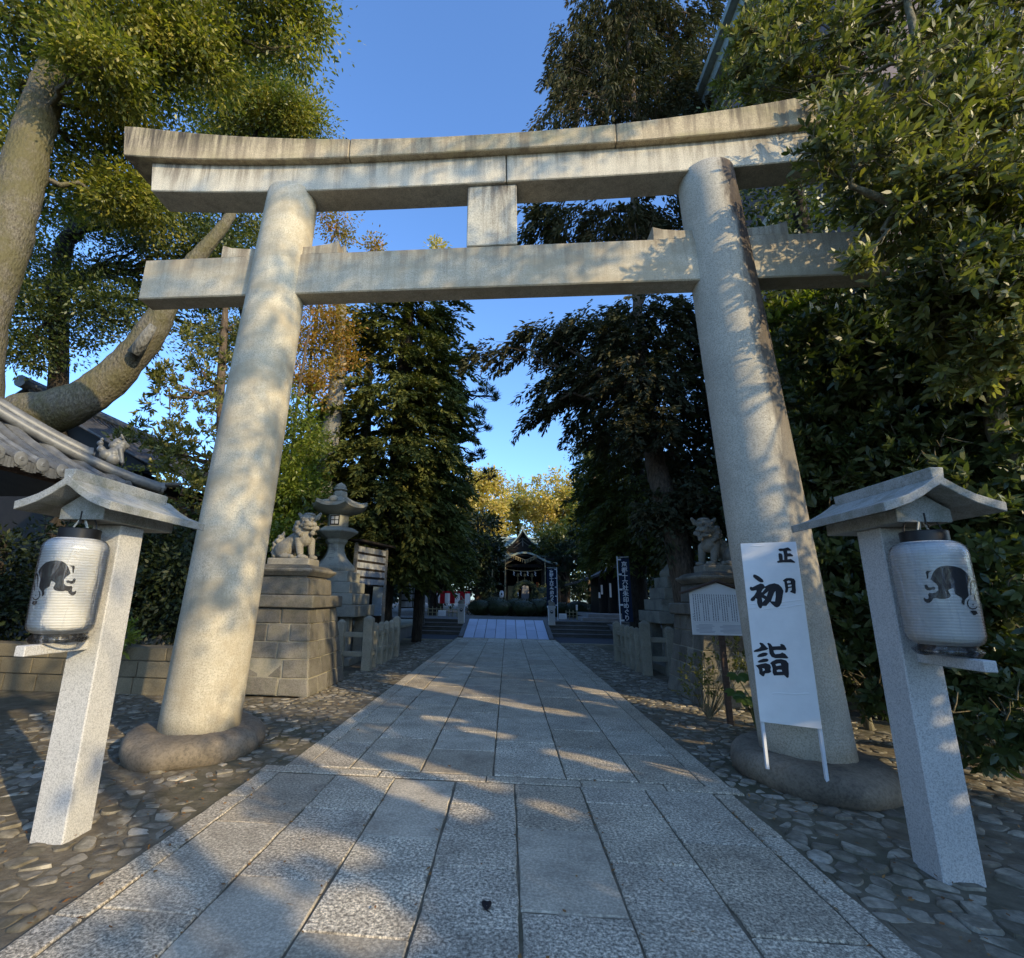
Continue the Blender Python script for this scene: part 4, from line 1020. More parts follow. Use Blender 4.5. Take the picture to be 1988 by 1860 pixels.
# ================================================================== INFORMATION BOARD
ib = thing('information_board', 'gabled white information board of fine text on a brown post beside the right plinth', 'notice board', (3.04, 7.65, 0))
mb = MB(); mb.bb(3.02, 3.09, 7.62, 7.68, -.03, 1.95); mb.build('post', 'brown_wood', ib, bevel=.004)
x0, x1, xm = 2.64, 3.42, 3.03
mb = MB(); mb.prism([(x0, 1.17), (x1, 1.17), (x1, 1.765), (xm, 1.905), (x0, 1.765)], (0, 7.585, 0), (1, 0, 0), (0, 0, 1), (0, .03, 0)); mb.build('panel', 'sign_white', ib, recalc=True)
mb = MB()
for sg_ in (-1, 1): mb.bar((xm, 7.59, 1.93), (xm + sg_ * .52, 7.59, 1.745), .14, .026)
mb.build('roof', 'brown_wood', ib, bevel=.003)
mb = MB()
for c in range(19):
    x = x0 + .045 + c * .0325; z = 1.735; end = 1.36
    if c % 4 == 3: end = 1.36 + random.uniform(.05, .25)
    while z > end:
        L = random.uniform(.014, .035); mb.bb(x - .0045, x + .0045, 7.5835, 7.5845, max(end, z - L), z); z -= L + random.uniform(.003, .008)
mb.build('small_print', 'ink_grey', ib)
mb = MB()
for x_, wd in ((x0 + .05, .27), (x0 + .38, .35)):
    for r_ in range(7): mb.bb(x_ + (.04 if r_ % 3 == 0 else 0), x_ + wd - random.uniform(0, .06), 7.5835, 7.5845, 1.2 + r_ * .0175, 1.208 + r_ * .0175)
mb.bb(x0 + .04, x1 - .04, 7.5835, 7.5845, 1.343, 1.345); mb.build('foreign_print', 'ink_pale', ib)
mb = MB(); column_text(mb, '岡崎神社', .038, .085, (x1 - .06, 7.5825, 1.715), (1, 0, 0), (0, 0, 1)); mb.build('title', 'ink_black', ib); mb = MB(); column_text(mb, '京都市', .018, .034, (x0 + .025, 7.5825, 1.46), (1, 0, 0), (0, 0, 1)); mb.build('signature', 'ink_black', ib)

# ================================================================== PLINTHS AND GUARDIAN LIONS
def plinth(cx, cy, lab):
    t = thing('stone_plinth', lab, 'plinth', (cx, cy, 0), 'stepped stone plinths under the guardian lions')
    mb = MB(); W0, W1, z = .90, .70, 0.0; hs = [.27, .29, .28, .29, .27]; zt = sum(hs)
    for ci, h in enumerate(hs):
        wa = W0 - (W0 - W1) * (z / zt) ** .85; wb = W0 - (W0 - W1) * ((z + h) / zt) ** .85
        for side in range(4):
            k = 4 if (ci + side) % 2 else 3; e = sorted([0, 1] + [(j + random.uniform(-.12, .12)) / k for j in range(1, k)])
            for a, b in zip(e, e[1:]):
                def P(w2, s, d, zz):
                    x = -w2 + 2 * w2 * s; y = -w2 + d
                    for _ in range(side): x, y = -y, x
                    return (cx + x, cy + y, zz)
                gp = .012; a2, b2 = a + gp / (2 * wa), b - gp / (2 * wa); o = random.uniform(-.012, .006); o2 = o + random.uniform(-.012, .012)
                mb.hexa([P(wa, a2, o, z + .006), P(wa, b2, o, z + .006), P(wa, b2, .22, z + .006), P(wa, a2, .22, z + .006), P(wb, a2, o2, z + h - .006), P(wb, b2, o2, z + h - .006), P(wb, b2, .22, z + h - .006), P(wb, a2, .22, z + h - .006)])
        z += h
    b = mb.build('block_base', 'old_block', t, bevel=.016, seg=2); roughen(b, .012, 5, .007)
    mb = MB(); mb.box((cx, cy, zt / 2), (2 * W0 - .035, 2 * W0 - .035, zt), top=((W1 - .02) / (W0 - .0175),) * 2); mb.build('mortar_core', 'fence_stone', t)
    mb = MB(); mb.bb(cx - .79, cx + .79, cy - .79, cy + .79, 1.402, 1.615); b = mb.build('cap_slab', 'old_block', t, bevel=.03, seg=3); roughen(b, .012, 4, .006)
    mb = MB(); mb.box((cx, cy, 1.77), (1.22, 1.22, .30), top=(.96, .96)); mb.build('upper_block', 'old_block', t, bevel=.02, seg=2)
    mb = MB()
    for z0, z1, w2, w3 in ((1.92, 1.955, .52, .52), (1.955, 2.045, .56, .66), (2.045, 2.09, .66, .655), (2.09, 2.115, .60, .60), (2.115, 2.16, .60, .52)):
        mb.box((cx, cy, (z0 + z1) / 2), (2 * w2, 2 * w2, z1 - z0), top=(w3 / w2, w3 / w2))
    mb.build('moulding', 'old_block', t, bevel=.01)
    return t
PLX, PLY, PRX, PRY = -4.14, 9.27, 3.98, 9.62
plinth(PLX, PLY, 'stepped stone plinth of squared blocks behind the left pillar, carrying a lion')
plinth(PRX, PRY, 'stepped stone plinth mostly hidden behind the right pillar and information board')

def lion(cx, cy, z0, m, lab, openm=False):
    t = thing('guardian_lion', lab, 'lion statue', (cx, cy, z0), 'seated stone guardian lions')
    def q(x, y, z): return (cx + m * x, cy + y, z0 + .13 + z)
    B = []
    b = lambda x, y, z, r: B.append(('b', q(x, y, z), r))
    c = lambda p, r, r0, r1: B.append(('c', q(*p), q(*r), r0, r1))
    b(-.17, -.09, .17, (.18, .12, .17)); b(-.17, .10, .17, (.18, .12, .17)); c((-.16, 0, .24), (.17, 0, .46), .15, .165); c((.15, -.02, .42), (.22, -.04, .60), .18, .16)
    b(.22, -.06, .40, (.14, .16, .16)); b(.14, -.10, .60, (.15, .12, .16)); b(.12, .08, .62, (.14, .12, .16))
    b(.27, -.10, .75, (.155, .16, .125)); b(.30, -.20, .66, (.115, .10, .075)); b(.30, -.17, .585 - (.035 if openm else 0), (.10, .10, .045)); b(.29, -.10, .62, (.12, .1, .1)); b(.315, -.29, .70, (.04, .035, .03))
    b(.225, -.22, .765, (.062, .05, .038)); b(.385, -.215, .765, (.062, .05, .038)); b(.225, -.235, .725, (.028,) * 3); b(.385, -.23, .725, (.028,) * 3); b(.30, -.12, .85, (.12, .1, .045))
    b(.22, -.24, .635, (.045, .04, .035)); b(.385, -.235, .635, (.045, .04, .035))
    for sx in (-1, 1): c((.29 + sx * .15, -.06, .80), (.29 + sx * .21, -.08, .875), .05, .03)
    for x, y, z in ((.12, -.2, .68), (.10, -.21, .59), (.13, -.21, .51), (.19, -.22, .46), (.05, -.16, .55), (.42, -.14, .66), (.42, -.14, .57), (.40, -.15, .49), (.06, -.10, .70), (.02, -.06, .62), (.04, .02, .72), (.44, -.06, .60)): b(x, y, z, .05)
    c((.14, -.14, .36), (.19, -.15, .12), .085, .068); b(.25, -.18, .035, (.10, .07, .05)); b(.16, -.14, .02, (.08, .07, .04)); c((.30, .07, .36), (.33, .06, .12), .08, .065); b(.38, .03, .035, (.09, .07, .05)); b(.31, .06, .02, (.07, .07, .04))
    for k in range(3): b(.32, -.215 + .042 * k, .03, (.035, .02, .035))
    b(-.05, -.20, .045, (.14, .065, .05)); b(.05, -.21, .04, (.05, .06, .045)); b(-.1, .2, .045, (.14, .065, .05)); b(-.14, -.16, .2, (.14, .06, .13))
    c((-.34, 0, .05), (-.30, 0, .32), .085, .11); c((-.29, 0, .3), (-.235, 0, .52), .10, .022); c((-.33, -.05, .2), (-.37, -.08, .3), .06, .04)
    for x, y, z in ((-.38, -.06, .12), (-.37, -.07, .2), (-.34, -.09, .06), (-.30, -.1, .34), (-.33, .06, .16), (-.27, -.08, .42)): b(x, y, z, .048)
    s = sculpt('body', B, .0095, 'carved_stone', t, 1)
    mb = MB(); mb.box((cx + m * .02, cy, z0 + .065), (.83, .52, .15)); pb_ = mb.build('pedestal', 'carved_stone', t, bevel=.03, seg=3)
    for ex in (.225, .385): mb = MB(); mb.ball(q(ex, -.258, .727), (.012, .008, .012), 8, 6); mb.build('eye', 'step_stone', t)
    if openm:
        mb = MB(); mb.ball(q(.30, -.255, .60), (.07, .02, .025), 10, 6); mb.build('mouth', 'step_stone', t)
    return t
lion(PLX - .0, PLY, 2.155, 1, 'stone guardian lion with closed mouth seated on the left plinth')
lion(PRX, PRY, 2.155, -1, 'stone guardian lion with open mouth half hidden behind the right pillar', True)

# ================================================================== STONE LANTERNS
def stone_lantern(cx, cy, lab):
    t = thing('stone_lantern', lab, 'stone lantern', (cx, cy, 0), 'tall stepped stone lanterns inside the low fences')
    a6 = R(30); n = 6
    def hexl(prof, name, bev=.012, nn=6, **k):
        mb = MB(); mb.lathe(prof, (cx, cy), nn, R(-90) + math.pi / nn if nn < 12 else 0); return mb.build(name, 'lantern_stone', t, bevel=bev, **k)
    mb = MB(); mb.bb(cx - .85, cx + .85, cy - .85, cy + .85, -.03, .16); mb.bb(cx - .42, cx + .42, cy - .42, cy + .42, .16, 1.12)
    for sx in (-1, 1):
        for sy in (-1, 1): mb.bb(cx + sx * .62 - .13, cx + sx * .62 + .13, cy + sy * .62 - .13, cy + sy * .62 + .13, .16, 1.12)
    mb.build('legs', 'lantern_stone', t, bevel=.015)
    for w_, z0, z1 in ((.93, 1.12, 1.405), (.80, 1.41, 1.69), (.68, 1.695, 1.975), (.56, 1.98, 2.25)):
        mb = MB(); mb.bb(cx - w_, cx + w_, cy - w_, cy + w_, z0, z1); mb.build('tier', 'lantern_stone', t, bevel=.018, seg=2)
    sh = [(.56, 2.255), (.575, 2.33), (.55, 2.40), (.44, 2.50), (.33, 2.62), (.26, 2.76), (.235, 2.88), (.25, 2.98), (.31, 3.05), (.315, 3.12)]
    hexl(sh, 'shaft', .01)
    hexl([(.33, 3.121), (.45, 3.2), (.60, 3.30), (.60, 3.33), (.5, 3.40), (.42, 3.44)], 'platform')
    # fire box with a paper window
    hexl([(.30, 3.441), (.30, 3.80)], 'fire_box', .02)
    mb = MB(); yf = cy - .30 * math.cos(math.pi / 6) - .004; mb.bb(cx - .125, cx + .125, yf - .01, yf + .002, 3.49, 3.76); wn = mb.build('window', 'void_black', t)
    mb = MB()
    for sx in (-1, 1):
        for sz in (-1, 1): mb.bb(cx + sx * .055 - .044, cx + sx * .055 + .044, yf - .016, yf - .01, 3.625 + sz * .058 - .046, 3.625 + sz * .058 + .046)
    wp = mb.build('pane', 'paper_white', None); wp.parent = wn; wp.data.transform(Matrix.Translation((-cx, -cy, 0)))
    # roof with upturned corners
    mb = MB(); rows = []; k = 36
    for f, r, z in ((0, .32, 3.79), (.55, .62, 3.86), (1, .80, 3.955), (1, .80, 4.05), (.75, .62, 4.06), (.45, .42, 4.14), (.2, .26, 4.25), (.05, .2, 4.30)):
        row = []
        for j in range(k + 1):
            a = R(-90) + math.pi / 6 + 2 * math.pi * j / k; ph = ((a - R(-90)) % (math.pi / 3)) - math.pi / 6
            fl = math.cos(math.pi / 6) / math.cos(ph) if True else 1
            ph2 = abs(((a - R(-90) + math.pi / 6) % (math.pi / 3)) - math.pi / 6)
            rr = r * math.cos(math.pi / 6) / math.cos(ph2); up = (ph2 / (math.pi / 6)) ** 3 * .10 * f
            row.append((cx + rr * math.cos(a), cy + rr * math.sin(a), z + up))
        rows.append(row)
    mb.sheet(rows); mb.lathe([(.2, 4.29), (.0, 4.30)], (cx, cy), 12); mb.build('roof', 'lantern_stone', t, smooth=True, recalc=True)
    mb = MB(); mb.ball((cx, cy - .50, 4.17), (.13, .05, .085), 16, 10); mb.build('crest', 'lantern_stone', t, smooth='all')
    hexl([(.20, 4.28), (.21, 4.31), (.20, 4.44), (.17, 4.46), (.13, 4.47)], 'neck', .01)
    mb = MB(); mb.lathe([(.11, 4.465), (.19, 4.50), (.19, 4.53), (.15, 4.56), (.16, 4.60), (.13, 4.65), (.05, 4.70), (.0, 4.73)], (cx, cy), 18, cap=False); mb.build('finial', 'lantern_stone', t, smooth=True, ang=50)
    mb = MB(); yb = lambda z: cy - np.interp(z, [p[1] for p in sh], [p[0] for p in sh]) * .866 - .004
    for i, z in enumerate((2.98, 2.86, 2.74, 2.58)):
        for _ in range(5):
            x = cx + random.uniform(-.07, .07); zz = z + random.uniform(-.04, .04); ln = random.uniform(.02, .06)
            if random.random() < .5: mb.add([(x - ln, yb(zz), zz), (x + ln, yb(zz), zz + .006), (x + ln, yb(zz + .01), zz + .016), (x - ln, yb(zz + .01), zz + .01)], [(0, 1, 2, 3)])
            else: mb.add([(x, yb(zz - ln), zz - ln), (x + .01, yb(zz - ln), zz - ln), (x + .01, yb(zz + ln), zz + ln), (x, yb(zz + ln), zz + ln)], [(0, 1, 2, 3)])
    mb.build('carved_writing', 'step_stone', t)
    return t
stone_lantern(-4.67, 13.1, 'tall stone lantern with upturned roof and lattice window left of the path')
stone_lantern(4.50, 13.35, 'stone lantern half hidden by the leaning trunk on the right')

def stone_fence(posts, rails, lab, x, y):
    t = thing('stone_fence', lab, 'stone fence', (x, y, 0), 'low stone post fences round the lanterns')
    for px, py, w_, h in posts:
        mb = MB(); mb.bb(px - w_ / 2, px + w_ / 2, py - w_ / 2, py + w_ / 2, -.03, h - .05); mb.box((px, py, h - .02), (w_, w_, .06), top=(.25, .25)); mb.build('post', 'fence_stone', t, bevel=.008)
    for a, b in rails:
        for z in (.34, .76):
            mb = MB(); mb.bar((*a, z), (*b, z), .085, .11); mb.build('rail', 'fence_stone', t, bevel=.006)
    return t
lp_ = [(-3.2, 11.6, .21, 1.18), (-3.85, 11.6, .18, 1.08), (-4.5, 11.6, .18, 1.08)] + [(-3.2, y, .15, 1.0) for y in (12.2, 12.75, 13.3, 13.9)] + [(-3.2, 14.55, .19, 1.08), (-5.3, 11.6, .2, 1.1)]
stone_fence(lp_, [((-5.3, 11.6), (-3.2, 11.6)), ((-3.2, 11.6), (-3.2, 14.55))], 'low stone fence of square posts around the left stone lantern', -3.2, 11.6)
rp_ = [(3.2, 12.35, .21, 1.18), (3.75, 12.35, .18, 1.06), (4.4, 12.35, .18, 1.08)] + [(3.14, y, .15, 1.0) for y in (12.85, 13.35, 13.85, 14.35)] + [(3.1, 14.95, .19, 1.06), (5.2, 12.35, .2, 1.1)]
stone_fence(rp_, [((3.2, 12.35), (5.2, 12.35)), ((3.2, 12.35), (3.1, 14.95))], 'low stone fence of square posts around the right stone lantern', 3.2, 12.35)

# ================================================================== BOARDS, BANNERS, CURTAIN
def paper_board(name, lab, o, ux, cols, rows, w_, h, zb, roof=True):
    t = thing(name, lab, 'notice board', o, None)
    o = Vector(o); u = Vector(ux).normalized(); nrm = Vector((u.y, -u.x, 0))
    P = lambda a, z, d=0: o + u * a + nrm * d + Vector((0, 0, z))
    for a in (0, w_):
        mb = MB(); mb.bar(P(a, -.03), P(a, zb + h + .08), .09, .09); mb.build('post', 'grey_wood', t)
    mb = MB(); mb.bar(P(0, zb + h / 2, -.02), P(w_, zb + h / 2, -.02), .02, h); mb.build('backing', 'dark_wood', t)
    if roof:
        mb = MB(); mb.bar(P(-.2, zb + h + .12), P(w_ + .2, zb + h + .12), .45, .05); mb.build('roof', 'dark_wood', t)
    for r_ in range(rows):
        for c_ in range(cols):
            a0 = w_ * c_ / cols + .05; a1 = w_ * (c_ + 1) / cols - .05; z0 = zb + h * r_ / rows + .05; z1 = zb + h * (r_ + 1) / rows - .02
            mb = MB(); k = max(2, int((a1 - a0) / .13)); 
            for i in range(k):
                q0 = a0 + (a1 - a0) * i / k + .004; q1 = a0 + (a1 - a0) * (i + 1) / k - .004
                mb.hexa([P(q0, z0, .0), P(q1, z0, .0), P(q1, z0, .012), P(q0, z0, .012), P(q0, z1, .0), P(q1, z1, .0), P(q1, z1, .012), P(q0, z1, .012)])
            mb.build('name_slips', 'paper_white', t)
    return t
paper_board('notice_board', 'wooden board of pale name slips beside the left stone lantern', (-4.35, 13.9, 0), (.42, 1.5, 0), 1, 5, 1.75, 1.15, 1.92)
paper_board('notice_board', 'wooden board with two columns of pale name slips near the steps on the left', (-4.18, 19.4, .55), (.55, 2.0, 0), 2, 5, 2.2, 1.4, .66)
wl = thing('retaining_wall', 'low stone retaining wall beside the left steps', 'wall', (-6.5, 22.5, 0)); mb = MB(); mb.bb(-10, -4.2, 19.2, 25.4, -.03, .46); mb.build('wall', 'step_stone', wl, bevel=.02); mb = MB(); mb.bb(-10, -4.13, 19.1, 25.4, .461, .57); mb.build('coping', 'fence_stone', wl, bevel=.015)
wr = thing('retaining_wall', 'low stone retaining wall beside the right steps', 'wall', (7, 23, 0)); mb = MB(); mb.bb(4.78, 10, 22.6, 25.4, -.03, .55); mb.build('wall', 'step_stone', wr, bevel=.02)

def banner(lab, base, w_, zb, zt, side, cloth, txt=None, yaw=0, size=.3, step=.3, sag=.03, group='tall banners on white poles'):
    t = thing('banner', lab, 'banner', base, group); bx, by, bz = base
    u = Vector((math.cos(yaw) * side, math.sin(yaw) * side, 0)); nrm = Vector((math.sin(yaw), -math.cos(yaw), 0)); o = Vector(base)
    mb = MB(); mb.tube([o + Vector((0, 0, -.1)), o + Vector((0, 0, zt - bz + .06))], .017, 8); mb.build('pole', 'pole_white', t, smooth=True)
    mb = MB(); mb.tube([o + Vector((0, 0, zt - bz + .03)), o + u * (w_ + .05) + Vector((0, 0, zt - bz + .045))], .008, 6); mb.build('crossbar', 'pole_white', t)
    f = lambda a, z: o + u * (.05 + a) + nrm * (sag * math.sin(a * 5 + z * 2.2) * (1 - (z - zb) / (zt - zb)) + .006) + Vector((0, 0, z - bz))
    mb = MB(); mb.sheet([[f(w_ * i / 12 * (1 + .12 * (1 - j / 60)), zb + (zt - zb) * j / 60) for i in range(13)] for j in range(61)]); mb.build('cloth', cloth, t, smooth='all')
    mb = MB()
    for j in range(5):
        z = zb + (zt - zb) * (.02 + .24 * j); mb.bar(f(-.05, z) - Vector((0, 0, 0)), f(.06, z), .012, .05, up=(0, 0, 1))
    mb.build('tie', 'cloth_white', t)
    if txt:
        raw = MB(); column_text(raw, txt, size, step, (w_ * .5, 0, zt - .1), (1, 0, 0), (0, 0, 1), .004)
        raw.v = [tuple(f(p[0] * 1.0, p[2]) + nrm * .008) for p in raw.v]
        raw.build('lettering', 'cloth_white', t)
    return t
TXT = '京都十六社朱印めぐり'
banner('navy banner with white lettering standing at the right stone fence', (3.27, 15.2, .0), .29, 1.05, 2.88, 1, 'navy_cloth', TXT, 0, .17, .172)
banner('navy banner with white lettering on the terrace in front of the shrine', (2.56, 26.5, TZ), .46, 1.35, 3.25, -1, 'navy_cloth', None, 0, .2, .19)
bt = bpy.data.objects['banner.001']
mb = MB(); column_text(mb, TXT, .2, .18, (2.56 - .28, 26.5 - .04, 3.17), (1, 0, 0), (0, 0, 1), .012); mb.build('lettering', 'cloth_white', bt)
banner('pale blue banner hanging by the cedar trunk on the left', (-4.2, 17, 0), .36, 1.0, 2.45, -1, 'blue_cloth', None)

ct = thing('striped_curtain', 'red and white striped ceremonial curtain on the terrace left of the shrubs', 'curtain', (-4.3, 34, TZ))
mb = MB(); mb.sheet([[(-6.3 + 3.75 * i / 40, 34 + .03 * math.sin(i * 1.3), z) for i in range(41)] for z in (1.98, 2.12)]); mb.build('top_band', 'cloth_red', ct, smooth='all')
for i in range(11):
    x0 = -6.3 + 3.75 * i / 11; x1 = -6.3 + 3.75 * (i + 1) / 11
    mb = MB(); mb.sheet([[(x0 + (x1 - x0) * k / 4, 34 + .05 * math.sin((i * 4 + k) * .9) * (2.1 - z), z) for k in range(5)] for z in (1.3, 1.6, 1.979)]); mb.build('red_stripe' if i % 2 else 'white_stripe', 'cloth_red' if i % 2 else 'cloth_white', ct, smooth='all')
for x in (-6.3, -4.4, -2.55):
    mb = MB(); mb.tube([(x, 34.08, TZ - .02), (x, 34.08, 2.16)], .03, 7); mb.build('post', 'dark_wood', ct)

def small_sign(x, y, w_, h, zb, lab):
    t = thing('small_sign', lab, 'sign', (x, y, TZ))
    mb = MB(); mb.bar((x, y, zb), (x, y + .06, zb + h), w_, .02, up=(0, 1, 0)); mb.build('panel', 'sign_white', t)
    mb = MB()
    for i in range(6): mb.bb(x - w_ * .4 + w_ * .13 * i, x - w_ * .4 + w_ * .13 * i + .012, y - .02, y - .015, zb + .04, zb + h - .05)
    mb.build('print', 'ink_pale', t)
    for sx in (-1, 1):
        mb = MB(); mb.bb(x + sx * w_ * .4 - .012, x + sx * w_ * .4 + .012, y + .03, y + .055, TZ - .02, zb + .1); mb.build('leg', 'dark_wood', t)
small_sign(-3.65, 28, .43, .31, TZ + .03, 'small white notice at the low fence left of the ramp')
small_sign(2.87, 27, .4, .28, TZ + .04, 'small white notice beside the bamboo fence right of the ramp')
def bamboo_fence(x0, x1, y, lab, tall=None):
    t = thing('bamboo_fence', lab, 'fence', ((x0 + x1) / 2, y, TZ), 'low bamboo fences on the terrace')
    k = max(3, int((x1 - x0) / .22))
    for i in range(k + 1):
        x = x0 + (x1 - x0) * i / k; mb = MB(); mb.tube([(x, y, TZ - .02), (x, y, TZ + .5 + .04 * (i % 2))], .022, 6); mb.build('post', 'bamboo', t)
    for z in (.22, .4): mb = MB(); mb.tube([(x0, y - .03, TZ + z), (x1, y - .03, TZ + z)], .018, 6); mb.build('rail', 'bamboo', t)
bamboo_fence(3.05, 3.6, 27.1, 'low bamboo fence beside the white notice right of the ramp')
bamboo_fence(-4.9, -2.6, 28.2, 'low bamboo fence running behind the white notice left of the ramp')
sp = thing('marker_stake', 'short stake with a white plate at the end of the bamboo fence', 'stake', (3.6, 27, TZ)); mb = MB(); mb.bb(3.57, 3.63, 26.98, 27.03, TZ - .02, 1.2); mb.build('stake', 'bamboo', sp); mb = MB(); mb.bb(3.55, 3.65, 26.96, 26.975, 1.15, 1.42); mb.build('plate', 'sign_white', sp)

# posts with rabbits at the head of the ramp
def rabbit_post(x, m, lab1, lab2):
    y = 24.5; zb = .47 if x < 0 else .5
    t = thing('stone_post', lab1, 'stone post', (x, y, zb), 'square stone posts at the head of the ramp')
    mb = MB(); mb.bb(x - .155, x + .155, y - .155, y + .155, zb - .02, 1.26); mb.build('shaft', 'post_granite', t, bevel=.01)
    mb = MB(); mb.bb(x - .185, x + .185, y - .185, y + .185, 1.262, 1.37); mb.build('cap', 'post_granite', t, bevel=.01)
    mb = MB(); n = 20
    mb.sheet([[(x + r * math.cos(2 * math.pi * j / n), y - .158, 1.09 + r * math.sin(2 * math.pi * j / n)) for j in range(n + 1)] for r in (.05, .075)])
    mb.add([(x + .05 * math.cos(a) * (1 if math.sin(a) < 0 else .8) - .0, y - .158, 1.085 + .05 * math.sin(a) - .012) for a in np.linspace(math.pi * .9, math.pi * 2.1, 10)], [tuple(range(10))]); mb.build('crest', 'ink_black', t)
    t2 = thing('rabbit_statue', lab2, 'rabbit statue', (x, y, 1.37), 'small stone rabbits on the posts')
    B = [('b', (x - m * .04, y, 1.47), (.13, .09, .10)), ('b', (x + m * .09, y, 1.55), (.075, .065, .07)), ('b', (x + m * .06, y, 1.46), (.07, .07, .09)), ('c', (x + m * .05, y - .03, 1.6), (x - m * .02, y - .035, 1.74), .03, .02), ('c', (x + m * .05, y + .03, 1.6), (x - m * .02, y + .035, 1.74), .03, .02), ('b', (x - m * .16, y, 1.44), .035), ('b', (x, y, 1.385), (.16, .11, .025))]
    sculpt('body', B, .014, 'carved_stone', t2, 2)
rabbit_post(-2.24, 1, 'square stone post with crest at the left head of the ramp', 'small stone rabbit crouching on the left ramp post')
rabbit_post(2.07, -1, 'square stone post with crest at the right head of the ramp', 'small stone rabbit crouching on the right ramp post')

# ================================================================== SHRINE HALL
SX, SY = 1.5, 47.0
sh = thing('shrine_hall', 'dark wooden shrine hall with green copper gables at the end of the path', 'shrine', (SX, SY, TZ))
def roof_curve(hw, z0, z1, p, n=14):                    # concave gable half profile, ridge in the middle
    return [(-hw + hw * i / n, z0 + (z1 - z0) * (i / n) ** p) for i in range(n + 1)]
def ext(prof, th, y0, y1, name, mat, cx=SX):
    low = [(a, b - th) for a, b in prof]
    mb = MB(); mb.prism(prof + low[::-1], (cx, y0, 0), (1, 0, 0), (0, 0, 1), (0, y1 - y0, 0)); return mb.build(name, mat, sh, recalc=True)
kar = [(-3.0, 5.0), (-2.6, 5.03), (-2.2, 5.12), (-1.8, 5.28), (-1.4, 5.5), (-1.0, 5.72), (-.6, 5.87), (-.2, 5.94)]
kar = kar + [(-a, b) for a, b in kar[::-1]]
ext(kar, .17, 45.6, 49.2, 'porch_roof', 'copper_green')
ext([(a * .96, b - .172) for a, b in kar], .16, 45.75, 46.0, 'porch_bargeboard', 'black_wood')
gp = roof_curve(1.95, 6.75, 8.6, 1.7); gp = gp + [(-a, b) for a, b in gp[-2::-1]]
ext(gp, .16, 49.4, 53, 'gable_roof', 'copper_green')
ext([(a * .95, b - .162) for a, b in gp], .22, 49.55, 49.8, 'gable_bargeboard', 'black_wood')
mb = MB(); mb.prism([(-1.8, 6.3), (1.8, 6.3), (0, 8.2)], (SX, 50.1, 0), (1, 0, 0), (0, 0, 1), (0, .1, 0)); mb.build('gable_wall', 'dark_wood', sh)
mb = MB()
for s_ in (-1, 1):
    for d in (0, .32): mb.bar((SX, 50.05, 7.75 - d), (SX + s_ * (1.0 - d * .3), 50.05, 7.05 - d), .05, .07)
mb.bb(SX - .06, SX + .06, 50.02, 50.08, 6.9, 7.7); mb.build('gable_ornament', 'grey_wood', sh)
mb = MB(); mb.prism([(-.16, 0), (.16, 0), (.1, .3), (0, .38), (-.1, .3)], (SX, 49.3, 8.5), (1, 0, 0), (0, 0, 1), (0, .3, 0)); mb.build('ridge_ornament', 'copper_trim', sh)
mr = MB()
for sx in (-1, 1):
    rows = []
    for i in range(11):
        f = i / 10; y = 48.2 + 5.3 * f; z = 5.75 + 2.05 * f ** 1.5; rows.append([(SX + x, y, z + .25 * max(0, abs(x) / 5.5 - .55) ** 2 * (1 - f)) for x in np.linspace(-5.6 + 1.6 * f, 5.6 - 1.6 * f, 15)])
mr.sheet(rows); mr.sheet([[(x, 107 - y, z) for x, y, z in r] for r in rows[::-1]]); mr.build('main_roof', 'copper_green', sh, smooth='all')
mb = MB(); mb.bb(SX - 4.0, SX + 4.0, 53.2, 53.8, 7.7, 7.95); mb.bb(SX - 4.1, SX + 4.1, 53.15, 53.85, 8.02, 8.2); mb.build('main_ridge', 'copper_trim', sh)
mb = MB(); mb.bb(SX - 5.3, SX + 5.3, 48.35, 48.6, 5.45, 5.7); mb.build('eave_beam', 'black_wood', sh)
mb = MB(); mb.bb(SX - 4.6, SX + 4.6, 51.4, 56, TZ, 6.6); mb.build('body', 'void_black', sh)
mb = MB(); mb.bb(SX - 4.8, SX + 4.8, 47.6, 56.4, TZ - .02, 1.5); mb.bb(SX - 1.7, SX + 1.7, 46.4, 47.6, TZ - .02, 1.2); mb.build('podium', 'step_stone', sh, bevel=.02)
for x in (-1.72, 1.72):
    mb = MB(); mb.bb(SX + x - .13, SX + x + .13, 46.6, 46.86, 1.0, 5.2); mb.build('pillar', 'dark_wood', sh, bevel=.02)
for x in (-4.4, -2.9, 2.9, 4.4):
    mb = MB(); mb.bb(SX + x - .12, SX + x + .12, 49.6, 49.84, 1.5, 5.8); mb.build('pillar', 'dark_wood', sh)
mb = MB(); mb.bar((SX - 2.1, 46.7, 4.75), (SX + 2.1, 46.7, 4.75), .2, .3); mb.build('porch_beam', 'black_wood', sh)
for s_ in (-1, 1):
    mb = MB(); mb.bar((SX + s_ * 1.75, 46.5, 4.85), (SX + s_ * .9, 46.5, 5.35), .12, .16); mb.build('brace', 'grey_wood', sh)
mb = MB(); mb.bb(SX - 4.5, SX - 1.9, 50.6, 50.75, 1.5, 2.3); mb.bb(SX + 1.9, SX + 4.5, 50.6, 50.75, 1.5, 2.3); mb.build('railing', 'dark_wood', sh)
mb = MB(); mb.bb(SX - 1.5, SX - .9, 50.9, 51.1, 1.5, 3.0); mb.build('offering_screen', 'bamboo', sh)
mb = MB()
for _ in range(9): x = random.uniform(-.9, .1); z = random.uniform(2.5, 3.5); mb.bb(SX + x, SX + x + .2, 51.2, 51.25, z, z + .12)
mb.build('lit_shelf', 'lit_paper', sh)
mb = MB(); mb.bb(SX + 1.35, SX + 1.6, 50.9, 51, 2.6, 3.4); mb.build('vermilion_panel', 'vermilion', sh)

